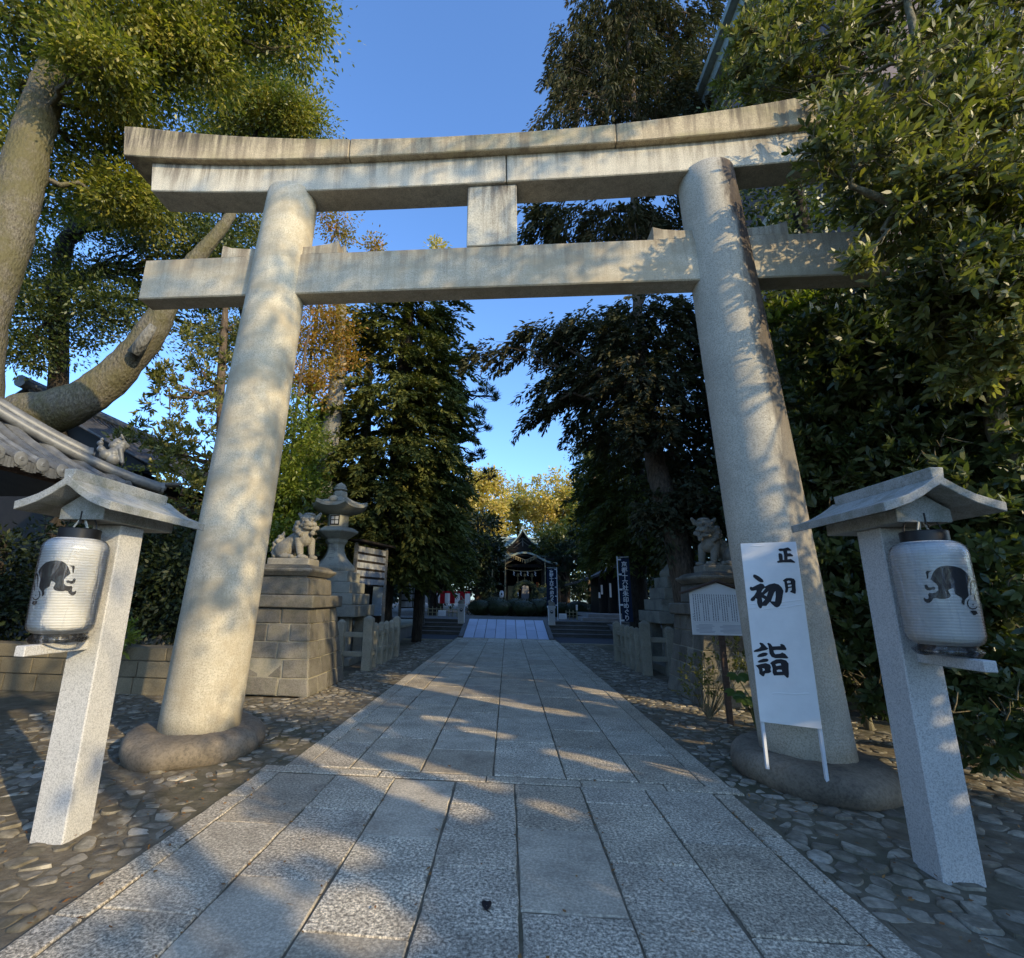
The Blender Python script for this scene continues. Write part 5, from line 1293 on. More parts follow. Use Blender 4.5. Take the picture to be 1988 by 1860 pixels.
def sag_rope(a, b, sag, r, name, mat, parent, n=14):
    a = Vector(a); b = Vector(b); mb = MB()
    pts = [a.lerp(b, i / n) - Vector((0, 0, sag * 4 * (i / n) * (1 - i / n))) for i in range(n + 1)]
    mb.tube(pts, r, 6); mb.build(name, mat, parent, smooth=True); return pts
rp = thing('sacred_rope', 'straw rope with white paper streamers across the dark porch of the hall', 'sacred rope', (SX, 46.4, 4.3))
pts = sag_rope((SX - 1.65, 46.45, 4.4), (SX + 1.65, 46.45, 4.4), .18, .045, 'rope', 'rope_straw', rp)
for x in (-.93, -.3, .33, 1.02):
    mb = MB(); z = 4.2
    for i in range(4): mb.bb(SX + x + (.03 if i % 2 else -.03) - .045, SX + x + (.03 if i % 2 else -.03) + .045, 46.40, 46.41, z - .1 * (i + 1), z - .1 * i + .01)
    mb.build('streamer', 'cloth_white', rp)
for i, x in enumerate((-.58, .04, .72)):
    b = thing('shrine_bell', ['leftmost', 'middle', 'rightmost'][i] + ' of three brass bells hanging in the porch above its rope', 'bell', (SX + x, 46.6, 3.8), 'bells in the porch')
    mb = MB(); mb.lathe([(.0, 4.06), (.07, 4.05), (.12, 3.95), (.15, 3.8), (.19, 3.74), (.0, 3.73)], (SX + x, 46.6), 14, cap=False); mb.build('bell', 'bell_brass', b, smooth=True)
    mb = MB(); mb.tube([(SX + x, 46.6, 3.74), (SX + x + .02, 46.6, 2.8), (SX + x, 46.6, 2.0)], .035, 7); mb.build('bell_rope', 'rope_straw', b)
    mb = MB(); mb.tube([(SX + x, 46.6, 4.05), (SX + x, 46.6, 4.7)], .015, 5); mb.build('hanger', 'wire_dark', b)
fr = thing('festoon_rope', 'straw garland with hanging tassels sagging under the porch gable', 'garland', (SX, 45.4, 5.3))
allp = sag_rope((SX - 1.25, 45.42, 5.72), (SX + .12, 45.42, 5.15), .03, .035, 'rope', 'rope_straw', fr) + sag_rope((SX + .12, 45.42, 5.15), (SX + 1.1, 45.42, 5.62), .03, .035, 'rope', 'rope_straw', fr) + sag_rope((SX - 2.3, 45.2, 6.7), (SX - 1.25, 45.42, 5.72), .05, .03, 'rope', 'rope_straw', fr)
mb = MB()
for p in allp[1::2]: mb.bb(p.x - .03, p.x + .03, p.y - .02, p.y + .02, p.z - .3, p.z)
mb.build('tassels', 'rope_straw', fr)
for x, top, lab in ((-.25, 5.45, 'thin bamboo pole rising at the left corner of the porch'), (3.32, 5.4, 'thin bamboo pole rising at the right corner of the porch'), (-1.3, 6.9, 'leaning bamboo pole outside the left eave of the hall')):
    p = thing('bamboo_pole', lab, 'pole', (x, 45.3, TZ), 'bamboo poles at the shrine porch'); mb = MB(); mb.tube([(x - (.25 if x < -1 else 0), 45.3, TZ - .02), (x + .03, 45.3, top)], [.055, .04], 8); mb.build('stem', 'bamboo', p, smooth=True)
for x, lab in ((-.55, 'small white lantern standing left of the porch pillar'), (.75, 'small white lantern standing left of the green arch'), (3.65, 'small white lantern standing behind the terrace banner')):
    t = thing('standing_lantern', lab, 'lantern', (x, 44.5, TZ), 'small white lanterns before the hall')
    mb = MB(); mb.tube([(x, 44.5, TZ - .02), (x, 44.5, 1.7)], .03, 6); mb.build('stand', 'black_wood', t)
    mb = MB(); mb.lathe([(.08, 1.7), (.17, 1.8), (.19, 2.05), (.17, 2.3), (.09, 2.4)], (x, 44.5), 14); mb.build('shade', 'cloth_white', t, smooth=True)
    mb = MB(); mb.ball((x, 44.5 - .19, 2.1), (.07, .02, .09)); mb.build('crest', 'ink_black', t)

# green grass ring
rg = thing('grass_ring', 'green woven grass ring arching over the way to the hall', 'grass ring', (1.32, 38, TZ))
P = []; D = []; N = []
for _ in range(2600):
    a = random.uniform(-.35, math.pi + .35); b = random.uniform(0, 2 * math.pi); r = .78 + .17 * math.cos(b)
    P.append((1.32 + r * math.cos(a), 38 + .17 * math.sin(b), 2.1 + r * 1.0 * math.sin(a))); D.append((-math.sin(a) + random.gauss(0, .3), random.gauss(0, .3), math.cos(a) + random.gauss(0, .3))); N.append((math.cos(a) * math.cos(b), math.sin(b), math.sin(a)))
leaves('grass_bundle', P, D, N, np.full(2600, .22), np.full(2600, .035), 'leaf_pine', rg)
mb = MB(); mb.tube([(1.32 + .78 * math.cos(a), 38, 2.1 + .78 * math.sin(a)) for a in np.linspace(-.4, math.pi + .4, 24)], .14, 8); mb.build('core', 'stem_green', rg, smooth=True)
for sx in (-1, 1):
    mb = MB(); mb.tube([(1.32 + sx * .72, 38, TZ - .02), (1.32 + sx * .76, 38, 2.0)], .1, 8); mb.build('foot', 'stem_green', rg)
mo = thing('stone_tablet', 'grey slanted stone tablet seen through the grass ring', 'tablet', (1.35, 39.5, TZ)); mb = MB(); mb.box((1.35, 39.5, 1.75), (.78, .3, 2.0 - .0), top=(.62, .8)); mb.bb(.85, 1.85, 39.2, 39.8, TZ - .02, .82); mb.build('tablet', 'concrete', mo, bevel=.02)

# small dark hut on the right
ht = thing('tea_hut', 'small dark wooden hut with a drooping gable roof right of the steps', 'hut', (5.7, 28.8, TZ))
mb = MB(); mb.bb(5.0, 7.6, 28.2, 31, 1.0, 2.95)
mb.build('wall', 'black_wood', ht)
for x in (5.02, 5.5, 6.0, 6.5):
    mb = MB(); mb.bb(x - .06, x + .06, 28.08, 28.2, 1.0, 3.0); mb.build('post', 'black_wood', ht)
mb = MB(); hp = [(-2.4, 2.62), (-1.6, 2.85), (-.8, 3.15), (0, 3.6)]; hp = hp + [(-a, b) for a, b in hp[-2::-1]]
mb.prism(hp + [(a, b - .12) for a, b in hp[::-1]], (5.9, 27.6, 0), (1, 0, 0), (0, 0, 1), (0, 3.8, 0)); mb.build('roof', 'slate_tile', ht, recalc=True)
mb = MB(); mb.prism([(-1.2, 2.9), (1.2, 2.9), (0, 3.45)], (5.9, 28.25, 0), (1, 0, 0), (0, 0, 1), (0, .1, 0)); mb.build('gable', 'black_wood', ht)
for x, z0, z1 in ((5.12, 2.0, 2.5), (5.58, 1.85, 2.6), (4.98, 1.8, 2.1)):
    mb = MB(); mb.bb(x - .05, x + .05, 28.0, 28.02, z0, z1); mb.build('paper_strip', 'cloth_white', ht)
hb = thing('stone_platform', 'pale two step stone base in front of the dark hut', 'stone base', (5.5, 27.5, TZ)); mb = MB(); mb.bb(3.75, 8, 26.1, 28.0, TZ - .02, .82); mb.bb(4.1, 8, 26.5, 31, .82, 1.0); mb.build('base', 'concrete', hb, bevel=.015)

# ================================================================== BUILDING WITH TILED ROOF AT THE LEFT
lb = thing('tiled_gatehouse', 'building with a grey tiled hipped roof at the left edge, its corner towards the path', 'building', (-8, 4.5, 0))
C0 = np.array([-5.6, 7.0, 3.05])
def rz_(d):                                            # height of the concave roof at distance d in from the eave
    return 3.05 + .46 * d + .125 * d * d
# right slope (faces the path) : eave along x=-5.6
m = MB(); k = 14
def slope_pt(d, y): return (-5.6 - d, y, rz_(d) + .10 * max(0, (y - 5.6) / 1.4) ** 2)
rows = [[slope_pt(d, -2 + (9.0 - d) * i / 20) for i in range(21)] for d in np.linspace(0, 3.6, k)]
m.sheet(rows)
def back_pt(d, x): return (x, 7.0 - d, rz_(d) + .10 * max(0, (x + 7.0) / 1.4) ** 2)
m.sheet([[back_pt(d, -5.6 - d - (6 - d) * i / 12) for i in range(13)] for d in np.linspace(0, 3.6, k)][::-1])
m.build('roof', 'slate_tile', lb, smooth='all')
m = MB(); mm = MB()
for j, y in enumerate(np.arange(-1.8, 6.85, .27)):      # round tile rolls down the slope, with a disc at each eave end
    dm = min(3.5, 7.0 - y)
    if dm < .25: continue
    ds = np.linspace(-.02, dm, max(3, int(dm / .3)))
    m.tube([np.array(slope_pt(d, y)) + (0, 0, .035) for d in ds], .062, 9)
    p = np.array(slope_pt(-.03, y)); mm.tube([p + (0, 0, .03), p + (.03, 0, .03)], .085, 16); disc = MB(); disc.tube([p + (.03, 0, .03), p + (.04, 0, .03), p + (.032, 0, .03), p + (.032, 0, .03), p + (.048, 0, .03)], [.085, .066, .06, .03, .02], 16); disc.build('crest_disc', 'roof_tile', lb, smooth=True)
    for a in np.linspace(-.1, .1, 6):                   # hanging lip of the pan tile
        q = np.array(slope_pt(-.03, y + .135 + a)); mm.bb(q[0] - .01, q[0] + .02, q[1] - .022, q[1] + .022, q[2] - .10 + a * a * 3, q[2] + .02)
m.build('tile_rolls', 'roof_tile', lb, smooth=True); mm.build('eave_tiles', 'roof_tile', lb, smooth=True)
# the corner ridge, two fat rolls with end discs and an upturned tip
m = MB()
hip = lambda d, off, h: np.array([-5.6 - d + off, 7.0 - d + off * -1 * 0 + off * .0, rz_(d) + .10 * max(0, 1 - d / 1.4) ** 2 + h])
for off, h, r in ((.10, .08, .078), (-.10, .08, .078), (0, .20, .088)):
    d0 = -.12 if h < .2 else .55
    m.tube([hip(d, 0, h) + np.array([off, -off, 0]) * 1.0 for d in np.linspace(d0, 3.5, 16)], r, 12)
    p = hip(d0, 0, h) + np.array([off, -off, 0]); q = p + np.array([.03, .03, 0]); m.tube([p, q], r * 1.12, 16); m.tube([q, q + np.array([.02, .02, 0])], r * .5, 12)
m.build('corner_ridge', 'roof_tile', lb, smooth=True)
m = MB(); m.prism([(-.1, 0), (.1, 0), (.13, .05), (-.13, .05)], hip(.1, 0, -.02), (.707, -.707, 0), (0, 0, 1), (.42, .42, .12)); m.build('corner_tip', 'roof_tile', lb, bevel=.015, recalc=True)
rn = thing('roof_lion', 'small grey ceramic lion crouching on the tiled roof corner', 'roof ornament', tuple(hip(.34, 0, .28)))
o = hip(.34, 0, .30)
B = []
e_ = np.array([.707, .707, 0])
for d, z, r in ((-.16, .10, .14), (-.02, .16, .14), (.08, .30, .13), (.13, .43, .11), (.21, .40, .075), (.10, .53, .07), (.02, .46, .10), (-.05, .36, .10), (-.27, .22, .09), (-.31, .36, .07), (-.29, .47, .04), (.0, .02, .16)): B.append(('b', tuple(o + (e_ * d + np.array([0, 0, z - .06])) * .62), r * .62))
for s_ in (-.08, .08): B.append(('c', tuple(o + (e_ * .1 + np.array([s_, -s_, .2])) * .62), tuple(o + (e_ * .18 + np.array([s_, -s_, -.1])) * .62), .036, .032)); B.append(('c', tuple(o + (e_ * .1 + np.array([s_, -s_, .5])) * .62), tuple(o + (e_ * .06 + np.array([s_ * 1.3, -s_ * 1.3, .57])) * .62), .024, .014))
sculpt('body', B, .010, 'roof_tile', rn, 1)
m = MB(); m.bb(-9.2, -7.4, -2, 5.6, -.03, 3.0); m.build('wall', 'dark_wood', lb)
m = MB()
for y in np.arange(-1.8, 6.7, .38): m.bar((-6.4, y, 3.28), (-5.68, y, 2.97), .07, .08)
m.bar((-5.72, -2, 2.98), (-5.72, 6.9, 2.98), .05, .1); m.build('rafters', 'brown_wood', lb)
for y in (1.0, 3.3): m = MB(); m.bb(-6.82, -6.64, y - .09, y + .09, -.03, 3.25); m.build('post', 'brown_wood', lb)

# second building further back, its dark gable and slate slope
l2 = thing('slate_roofed_building', 'dark building with a slate gable roof behind the leaning camphor limb', 'building', (-13.5, 15, 0))
ap = at(112, 800, 13.2); ee = at(290, 892, 13.2); lf = at(-40, 690, 13.2)
m = MB(); m.hexa([(-18, 13.6, -.03), (-11.2, 13.6, -.03), (-11.2, 20, -.03), (-18, 20, -.03), (-18, 13.6, 5.2), (-11.2, 13.6, 5.2), (-11.2, 20, 5.2), (-18, 20, 5.2)]); m.build('wall', 'black_wood', l2)
rd = np.array([-14.9, 0, 7.7]); ev = np.array([-10.3, 0, 5.2])
m = MB(); rows = []
for i in range(15):
    f = i / 14; rows.append([(rd[0] + (ev[0] - rd[0]) * f, y, rd[2] + (ev[2] - rd[2]) * (f ** .85)) for y in np.linspace(12.9, 20.5, 24)])
m.sheet(rows[::-1]); m.sheet([[(2 * rd[0] - x, y, z) for x, y, z in r] for r in rows]); m.build('roof', 'slate_tile', l2, smooth='all')
m = MB()
for y in np.arange(13.0, 20.5, .3):
    for sx in (1, -1): m.tube([(rd[0] + sx * (ev[0] - rd[0]) * f, y, rd[2] + (ev[2] - rd[2]) * f ** .85 + .04) for f in np.linspace(0, 1, 8)], .07, 7)
m.build('tile_rolls', 'slate_tile', l2, smooth=True)
m = MB(); m.tube([(rd[0], 12.7, rd[2] + .15), (rd[0], 20.6, rd[2] + .15)], .2, 10); m.build('ridge', 'roof_tile', l2, smooth=True)
m = MB(); m.prism([(-4.4, 5.15), (4.4, 5.15), (0, 7.55)], (rd[0], 13.3, 0), (1, 0, 0), (0, 0, 1), (0, .15, 0)); m.build('gable', 'black_wood', l2)

# low block wall and sunlit ground at the left
lw = thing('block_wall', 'low wall of pale squared blocks catching the sun at the left edge', 'wall', (-7.5, 8.3, 0))
m = MB()
for r_, (z0, z1) in enumerate(((-.03, .24), (.25, .50), (.51, .72))):
    x = -12 + (.3 if r_ % 2 else 0)
    while x < -5.15:
        w_ = random.uniform(.5, .8); x2 = min(x + w_, -5.1); m.bb(x + .006, x2 - .006, 8.15 + random.uniform(0, .02), 8.6, z0, z1 - .004); x = x2
m.build('blocks', 'wall_block', lw, bevel=.012, seg=2)
m = MB(); m.bb(-12, -5.15, 8.2, 8.58, -.03, .70); m.build('core', 'old_block', lw)
l3 = thing('block_wall', 'dark low block wall running behind the left pillar to the plinth', 'wall', (-5.1, 10.2, 0))
m = MB()
for r_, (z0, z1) in enumerate(((-.03, .26), (.27, .54), (.55, .78))):
    x = -8.5 + (.25 if r_ % 2 else 0)
    while x < -5.1:
        w_ = random.uniform(.45, .7); x2 = min(x + w_, -5.08); m.bb(x + .006, x2 - .006, 9.9 + random.uniform(0, .03), 10.4, z0, z1); x = x2
m.build('blocks', 'old_block', l3, bevel=.015, seg=2)

# ================================================================== BUILDING BEHIND THE TREES AT THE RIGHT
rb = thing('apartment_block', 'pinkish grey tall building with green metal roof edge glimpsed behind the right trees', 'building', (15, 12.5, 0))
BX, BY0, BY1, BZ = 7.7, 9.2, 16.6, 20.0
m = MB(); m.bb(BX, 26, BY0, BY1, -.03, BZ); m.build('wall', 'pink_wall', rb)
m = MB(); m.bb(BX - .25, 26.2, BY0 - .25, BY1 + .1, BZ + .002, BZ + .5); m.bb(BX - .5, BX + .1, BY0 - .3, BY1 + .3, BZ + .502, BZ + .75); m.bb(BX - .9, BX - .26, BY1 - .5, BY1 + .4, BZ - .9, BZ + .5); m.build('parapet', 'copper_trim', rb)
for fl_ in range(6):
    for c_ in range(4):
        z = 1.2 + fl_ * 3.1; x = 9.6 + c_ * 3.9
        m = MB(); m.bb(x, x + 2.2, BY0 - .03, BY0 + .03, z, z + 1.7); f = m.build('window', 'copper_trim', rb)
        m = MB(); m.bb(x + .08, x + 2.12, BY0 - .05, BY0 - .032, z + .08, z + 1.62); p = m.build('pane', 'glass_dark', None); p.parent = f; p.data.transform(Matrix.Translation((-15, -12.5, 0)))
m = MB()
for z in np.arange(0, 19, 3.1): m.bb(BX - .05, 26, BY0 - .08, BY0 - .002, z + .1, z + .35); m.bb(BX - .08, BX - .002, BY0 - .08, BY1, z + .1, z + .35)
m.build('string_course', 'plaster', rb)

# ================================================================== CLIPPED SHRUBS
def shrub(x, y, rx, ry, h, z0, lab, leaf='leaf_azalea', n=1500, L=.07, W=.04, group='clipped round azalea mounds'):
    t = thing('clipped_shrub', lab, 'shrub', (x, y, z0), group)
    u = unit(n); u[:, 2] = np.abs(u[:, 2]); f = (.82 + .2 * rng.random((n, 1)))
    prof = np.array([rx, ry, h])
    sq = np.sign(u) * np.abs(u) ** .8; sq /= np.linalg.norm(sq, axis=1, keepdims=True) ** .6
    P = np.array([x, y, z0]) + sq * prof * f
    D = u + rng.normal(size=(n, 3)) * .6
    leaves('foliage', P, D, u + rng.normal(size=(n, 3)) * .5, rng.uniform(.6, 1.3, n) * L, rng.uniform(.7, 1.2, n) * W, leaf, t)
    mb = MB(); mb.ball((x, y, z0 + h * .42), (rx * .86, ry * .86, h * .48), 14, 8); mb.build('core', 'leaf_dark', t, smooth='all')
    mb = MB(); mb.tube([(x, y, z0 - .03), (x, y, z0 + h * .5)], .05, 6); mb.build('stem', 'dark_bark', t)
SH = [(-1.75, 32.2, .95, .8, 1.05, 'leftmost of the clipped mounds behind the ramp'), (-.55, 32.0, .95, .85, 1.15, 'tall clipped mound second from the left behind the ramp'), (.5, 33.0, 1.0, .9, 1.2, 'clipped mound in the back row right of centre'), (.95, 31.8, .95, .85, 1.08, 'clipped mound in front of the grass ring'), (1.9, 32.5, 1.0, .8, 1.2, 'clipped mound between the grass ring and the right rabbit post'), (3.0, 32.0, .95, .8, 1.0, 'clipped mound behind the terrace banner'),
      (4.3, 31.8, 1.0, .85, 1.1, 'clipped mound right of the terrace banner'), (5.6, 32.2, 1.0, .8, 1.0, 'rightmost clipped mound beside the dark hut'), (-.9, 34.2, 1.0, .8, 1.3, 'clipped mound in the back row on the left'), (2.6, 34.6, 1.0, .9, 1.35, 'clipped mound in the back row on the right')]
for x, y, rx, ry, h, lab in SH: shrub(x, y, rx, ry, h, TZ, lab)

# ================================================================== TREES
# the great camphor at the left : a stem at the frame edge and a long limb leaning over the gatehouse roof
B9 = (-12.3, 9.3)
trunk = [(B9[0], B9[1], -.1, .95), (-12.2, 9.3, 2.5, .75), (-12.0, 9.2, 5.0, .68), T(-40, 620, 9, 86), T(10, 470, 9, 78), T(46, 330, 9, 70), T(78, 215, 9, 60), T(108, 120, 9, 46), T(150, 0, 9, 30), T(190, -90, 9.2, 18)]
limb = [(-12.1, 9.3, 3.2, .6), T(20, 825, 9.3, 88), T(90, 802, 9.3, 82), T(160, 776, 9.4, 72), T(225, 726, 9.5, 62), T(280, 664, 9.5, 56), T(316, 605, 9.5, 46), T(350, 540, 9.6, 34), T(400, 480, 9.7, 26), T(440, 430, 9.8, 20), T(470, 370, 10, 9)]
limb2 = [T(108, 120, 9, 30), T(230, 60, 9.5, 20), T(380, 10, 10, 12), T(540, -10, 10.3, 7)]
cb = [pb(90, 30, 8.8, 150, 90, 1.6, 55), pb(300, 60, 9.3, 160, 110, 1.7, 80), pb(390, 110, 9.6, 80, 60, 1.2, 26), pb(500, 25, 10, 90, 50, 1.4, 34), pb(595, 20, 10.2, 42, 50, 1.0, 16), pb(470, 95, 10.2, 60, 24, .8, 7), pb(575, 90, 10.2, 20, 24, .6, 4),
      pb(250, 200, 9.8, 110, 90, 1.5, 40), pb(30, 200, 9.8, 60, 150, 1.5, 26), pb(180, 320, 10.6, 140, 90, 1.6, 42), pb(260, 400, 10.8, 110, 60, 1.3, 24), pb(80, 410, 11.2, 70, 90, 1.5, 16), pb(190, 130, 8.4, 90, 60, 1.0, 22)]
cb = [(c, q, int(n * 1.5)) for c, q, n in cb]
tree('camphor_tree', 'huge old camphor with a mossy stem at the left edge and a long leaning limb', 'tree', trunk, cb, 'broad', 'leaf_camphor', 'camphor_bark', None, .09, 3, .05, [limb, limb2], shafts=False, per=115, sig=.36, L=.135, W=.055, shape=6)
stub = bpy.data.objects['camphor_tree']
mb = MB(); a = T(262, 688, 9.2, 26); b = T(280, 657, 9.15, 21); c = T(298, 632, 9.1, 15); mb.tube([a[:3], b[:3], c[:3]], [a[3], b[3], c[3]], 10, .08); mb.build('dead_stub', 'grey_bark', stub, smooth='all')

# darker tree behind it with forked black stems
tk = [(-12.6, 13.5, -.1, .3), T(118, 540, 13, 30), T(150, 450, 13, 24), T(185, 380, 13, 20), T(195, 300, 13, 12)]
tk2 = [T(150, 470, 13, 20), T(172, 400, 13, 14), T(240, 500, 13, 5)]
tk2 = [(tk[1][0], tk[1][1], tk[1][2], .2), T(205, 440, 13, 16), T(240, 500, 13.2, 10)][:1] + [T(140, 430, 13, 13), T(110, 380, 13, 8)]
cb = [pb(150, 560, 12.5, 120, 50, 1.3, 26), pb(400, 470, 13, 60, 50, 1.2, 26), pb(450, 520, 13, 50, 60, 1.2, 22), pb(60, 620, 12, 110, 60, 1.4, 30), pb(210, 620, 12.5, 130, 70, 1.5, 40), pb(110, 500, 13.5, 100, 60, 1.4, 14), pb(290, 500, 13, 90, 70, 1.5, 24), pb(60, 680, 12, 70, 40, 1.2, 16), pb(330, 420, 13.5, 90, 60, 1.4, 30), pb(420, 640, 14, 60, 70, 1.3, 26), pb(40, 560, 13, 60, 60, 1.3, 20), pb(260, 440, 14, 80, 50, 1.4, 22), pb(160, 420, 14, 90, 50, 1.4, 14), pb(380, 560, 13.5, 60, 60, 1.3, 16)]
cb = [(c, q, int(n * 1.5)) for c, q, n in cb]
tree('evergreen_oak', 'dark forked evergreen seen through the gap under the camphor crown', 'tree', tk, cb, 'broad', 'leaf_camphor_dark', 'dark_bark', None, .12, 5, .06, [tk2], per=95, sig=.36, L=.13, W=.055)

# crown against the sky above the beam
tk = [(-9.0, 15.2, -.1, .35), (-8.6, 15.2, 8, .26), T(440, 430, 15, 18), T(470, 330, 15, 12), T(500, 250, 15, 6)]
cb = [pb(510, 215, 15, 110, 55, 1.8, 130), pb(570, 240, 15, 70, 45, 1.6, 80), pb(440, 235, 15, 65, 60, 1.6, 70), pb(470, 430, 15, 90, 40, 1.6, 40), pb(520, 170, 15, 70, 24, 1.0, 24)]
tree('evergreen_oak', 'round leafy crown rising above the left half of the gate beam', 'tree', tk, cb, 'broad', 'leaf_camphor', 'dark_bark', None, .07, 3, per=100, sig=.38, L=.14, W=.06)

# evergreen behind the left pillar and bushes beyond
tk = [(-7.2, 11.3, -.1, .14), T(425, 900, 11, 18), T(428, 760, 11, 16), T(435, 640, 11, 13), T(440, 560, 11, 8)]
cb = [pb(330, 770, 10.6, 50, 60, .9, 26), pb(390, 720, 11, 55, 90, 1.0, 34), pb(300, 870, 10.2, 60, 50, .9, 26), pb(385, 880, 10.6, 60, 80, 1.0, 34), pb(450, 640, 11.4, 60, 70, 1.0, 26), pb(350, 960, 10, 60, 40, .8, 18), pb(470, 800, 11, 50, 120, 1.0, 24)]
tree('evergreen_tree', 'slender evergreen with lit leaf clusters left of the left pillar', 'tree', tk, cb, 'rosette', 'leaf_light', 'pine_bark', None, .07, 5, per=8, L=.125, W=.05, tw=.2, rosettes=7)
tk = [(-6.6, 14.5, -.1, .08), T(560, 1000, 14, 7), T(575, 800, 14, 6), T(600, 640, 14, 4)]
cb = [pb(590, 850, 13.5, 45, 60, 1.1, 40), pb(560, 930, 13, 45, 70, 1.1, 44), pb(600, 960, 13.5, 40, 60, 1.0, 30), pb(555, 1030, 12.5, 40, 40, 1.0, 24), pb(545, 800, 13, 30, 80, 1.0, 24)]
tree('young_tree', 'young green tree between the left pillar and the grey trunk', 'tree', tk, cb, 'broad', 'leaf_green', 'pine_bark', None, .05, 5, per=60, sig=.3, L=.13, W=.055)
tk = [(-6.3, 16, -.1, .08), T(600, 800, 16, 7), T(605, 680, 16, 6), T(620, 590, 16, 5), T(640, 480, 16, 4)]
cb = [pb(580, 680, 15, 50, 60, 1.2, 46), pb(630, 620, 15.5, 60, 50, 1.2, 44), pb(600, 740, 15, 50, 40, 1.1, 30), pb(660, 690, 16, 40, 50, 1.1, 22), pb(658, 436, 16.5, 36, 26, 1.0, 20)]
tree('autumn_tree', 'orange and olive autumn tree just right of the left pillar', 'tree', tk, cb, 'broad', 'leaf_autumn', 'dark_bark', None, .06, 5, per=60, sig=.32, L=.13, W=.06)

# bare grey stems
def bare(lab, pts, group=None):
    t = thing('bare_trunk', lab, 'tree trunk', (pts[0][0], pts[0][1], 0), None); mb = MB(); mb.tube([p[:3] for p in pts], [p[3] for p in pts], 12, .05)
    k = pts[-2]
    for s_ in (-1, 1): mb.tube(wavy(k[:3], (k[0] + s_ * 1.2, k[1], k[2] + 1.6), 4, .1), [.07, .05, .04, .03, .02], 6)
    mb.build('stem', 'grey_bark', t, smooth='all')
bare('bare grey weathered stem leaning up behind the stone lantern', [(-6.4, 17, -.1, .36), T(622, 970, 16.5, 40), T(636, 880, 16.5, 38), T(648, 800, 16.5, 32), T(656, 730, 16.5, 30), T(660, 640, 16.5, 22), T(664, 560, 16.5, 17), T(668, 480, 16.5, 10)])
bare('thin pale broken stem against the cedar', [(-5.4, 19.0, -.1, .18), T(712, 900, 18.6, 14), T(714, 745, 18.6, 16), T(718, 690, 18.6, 13), T(722, 640, 18.6, 9)])

# dark cedars left of the path
def cedar(lab, base, topv, blobs, leaf='leaf_cedar', **k):
    tree('cedar', lab, 'conifer', base, blobs, 'conifer', leaf, 'dark_bark', None, .09, 0, .05, axis=(base[0][0], base[0][1]), **k)
bx = at(742, 1110, 18.5)
base = [(bx[0], 18.5, -.1, .55), (bx[0] + .05, 18.5, 2, .42), T(770, 950, 18.5, 40), T(780, 800, 18.5, 34), T(790, 640, 18.5, 24), T(795, 540, 18.5, 12)]
cb = [pb(830, 600, 18.5, 75, 40, 1.4, 34), pb(770, 650, 18.3, 90, 60, 1.6, 44), pb(840, 700, 18.5, 90, 60, 1.6, 46), pb(760, 780, 18, 110, 70, 1.9, 60), pb(850, 800, 18.2, 80, 70, 1.7, 46), pb(730, 900, 17.8, 90, 60, 1.8, 46), pb(830, 900, 18, 95, 80, 1.9, 56), pb(760, 1000, 17.6, 110, 60, 1.8, 54), pb(850, 1000, 18.5, 70, 70, 1.7, 40), pb(730, 1060, 17.5, 60, 40, 1.2, 20), pb(820, 1080, 18.5, 70, 45, 1.4, 30), pb(690, 830, 18.2, 50, 60, 1.4, 18), pb(690, 980, 17.4, 40, 60, 1.2, 16)]
cb = [(c - np.array([.5, 0, 0]), q * np.array([.93, 1, 1.05]), int(n * 2.2)) for c, q, n in cb]
cedar('broad dark cedar with hanging sprays left of the path', base, None, cb, per=100, length=1.0, L=.22, W=.075, droop=.35)
bx = at(842, 1100, 30)
base = [(bx[0], 30, TZ - .1, .28), T(843, 1050, 30, 13), T(846, 950, 30, 10), T(850, 880, 30, 5)]
cb = [pb(860, 1040, 30, 50, 60, 1.6, 44), pb(845, 950, 30, 50, 60, 1.6, 36), pb(825, 1100, 30, 60, 35, 1.6, 28), pb(880, 1090, 30, 36, 36, 1.4, 20)]
cb = [(c, q, int(n * 1.8)) for c, q, n in cb]
cedar('smaller dark cedar between the broad cedar and the terrace', base, None, cb, per=80, length=.9, L=.26, W=.09, droop=.3)
tk = [at(822, 1060, 19.6), at(845, 960, 19.8), at(868, 860, 20), at(872, 770, 20), at(868, 690, 20)]
tk = [(-3.5, 19.5, -.1, .2)] + [(p[0], p[1], p[2], r) for p, r in zip(tk, (.18, .16, .13, .1, .06))]
pads = [pb(u, v, 20, ru, 12, .35, n) for u, v, ru, n in ((905, 722, 16, 5), (935, 760, 22, 8), (920, 800, 26, 9), (955, 770, 12, 5), (895, 770, 20, 6), (938, 830, 24, 8), (910, 855, 24, 8), (930, 885, 22, 8), (900, 905, 26, 8), (945, 925, 14, 5), (965, 772, 6, 2), (925, 700, 8, 3), (880, 830, 20, 6), (885, 880, 20, 6), (900, 940, 16, 4), (940, 700, 5, 2))]
tree('pine', 'pine with open upswept branches against the strip of sky', 'pine', tk, pads, 'pine', 'leaf_pine', 'dark_bark', None, .07, 3, per=42, L=.26, W=.026)

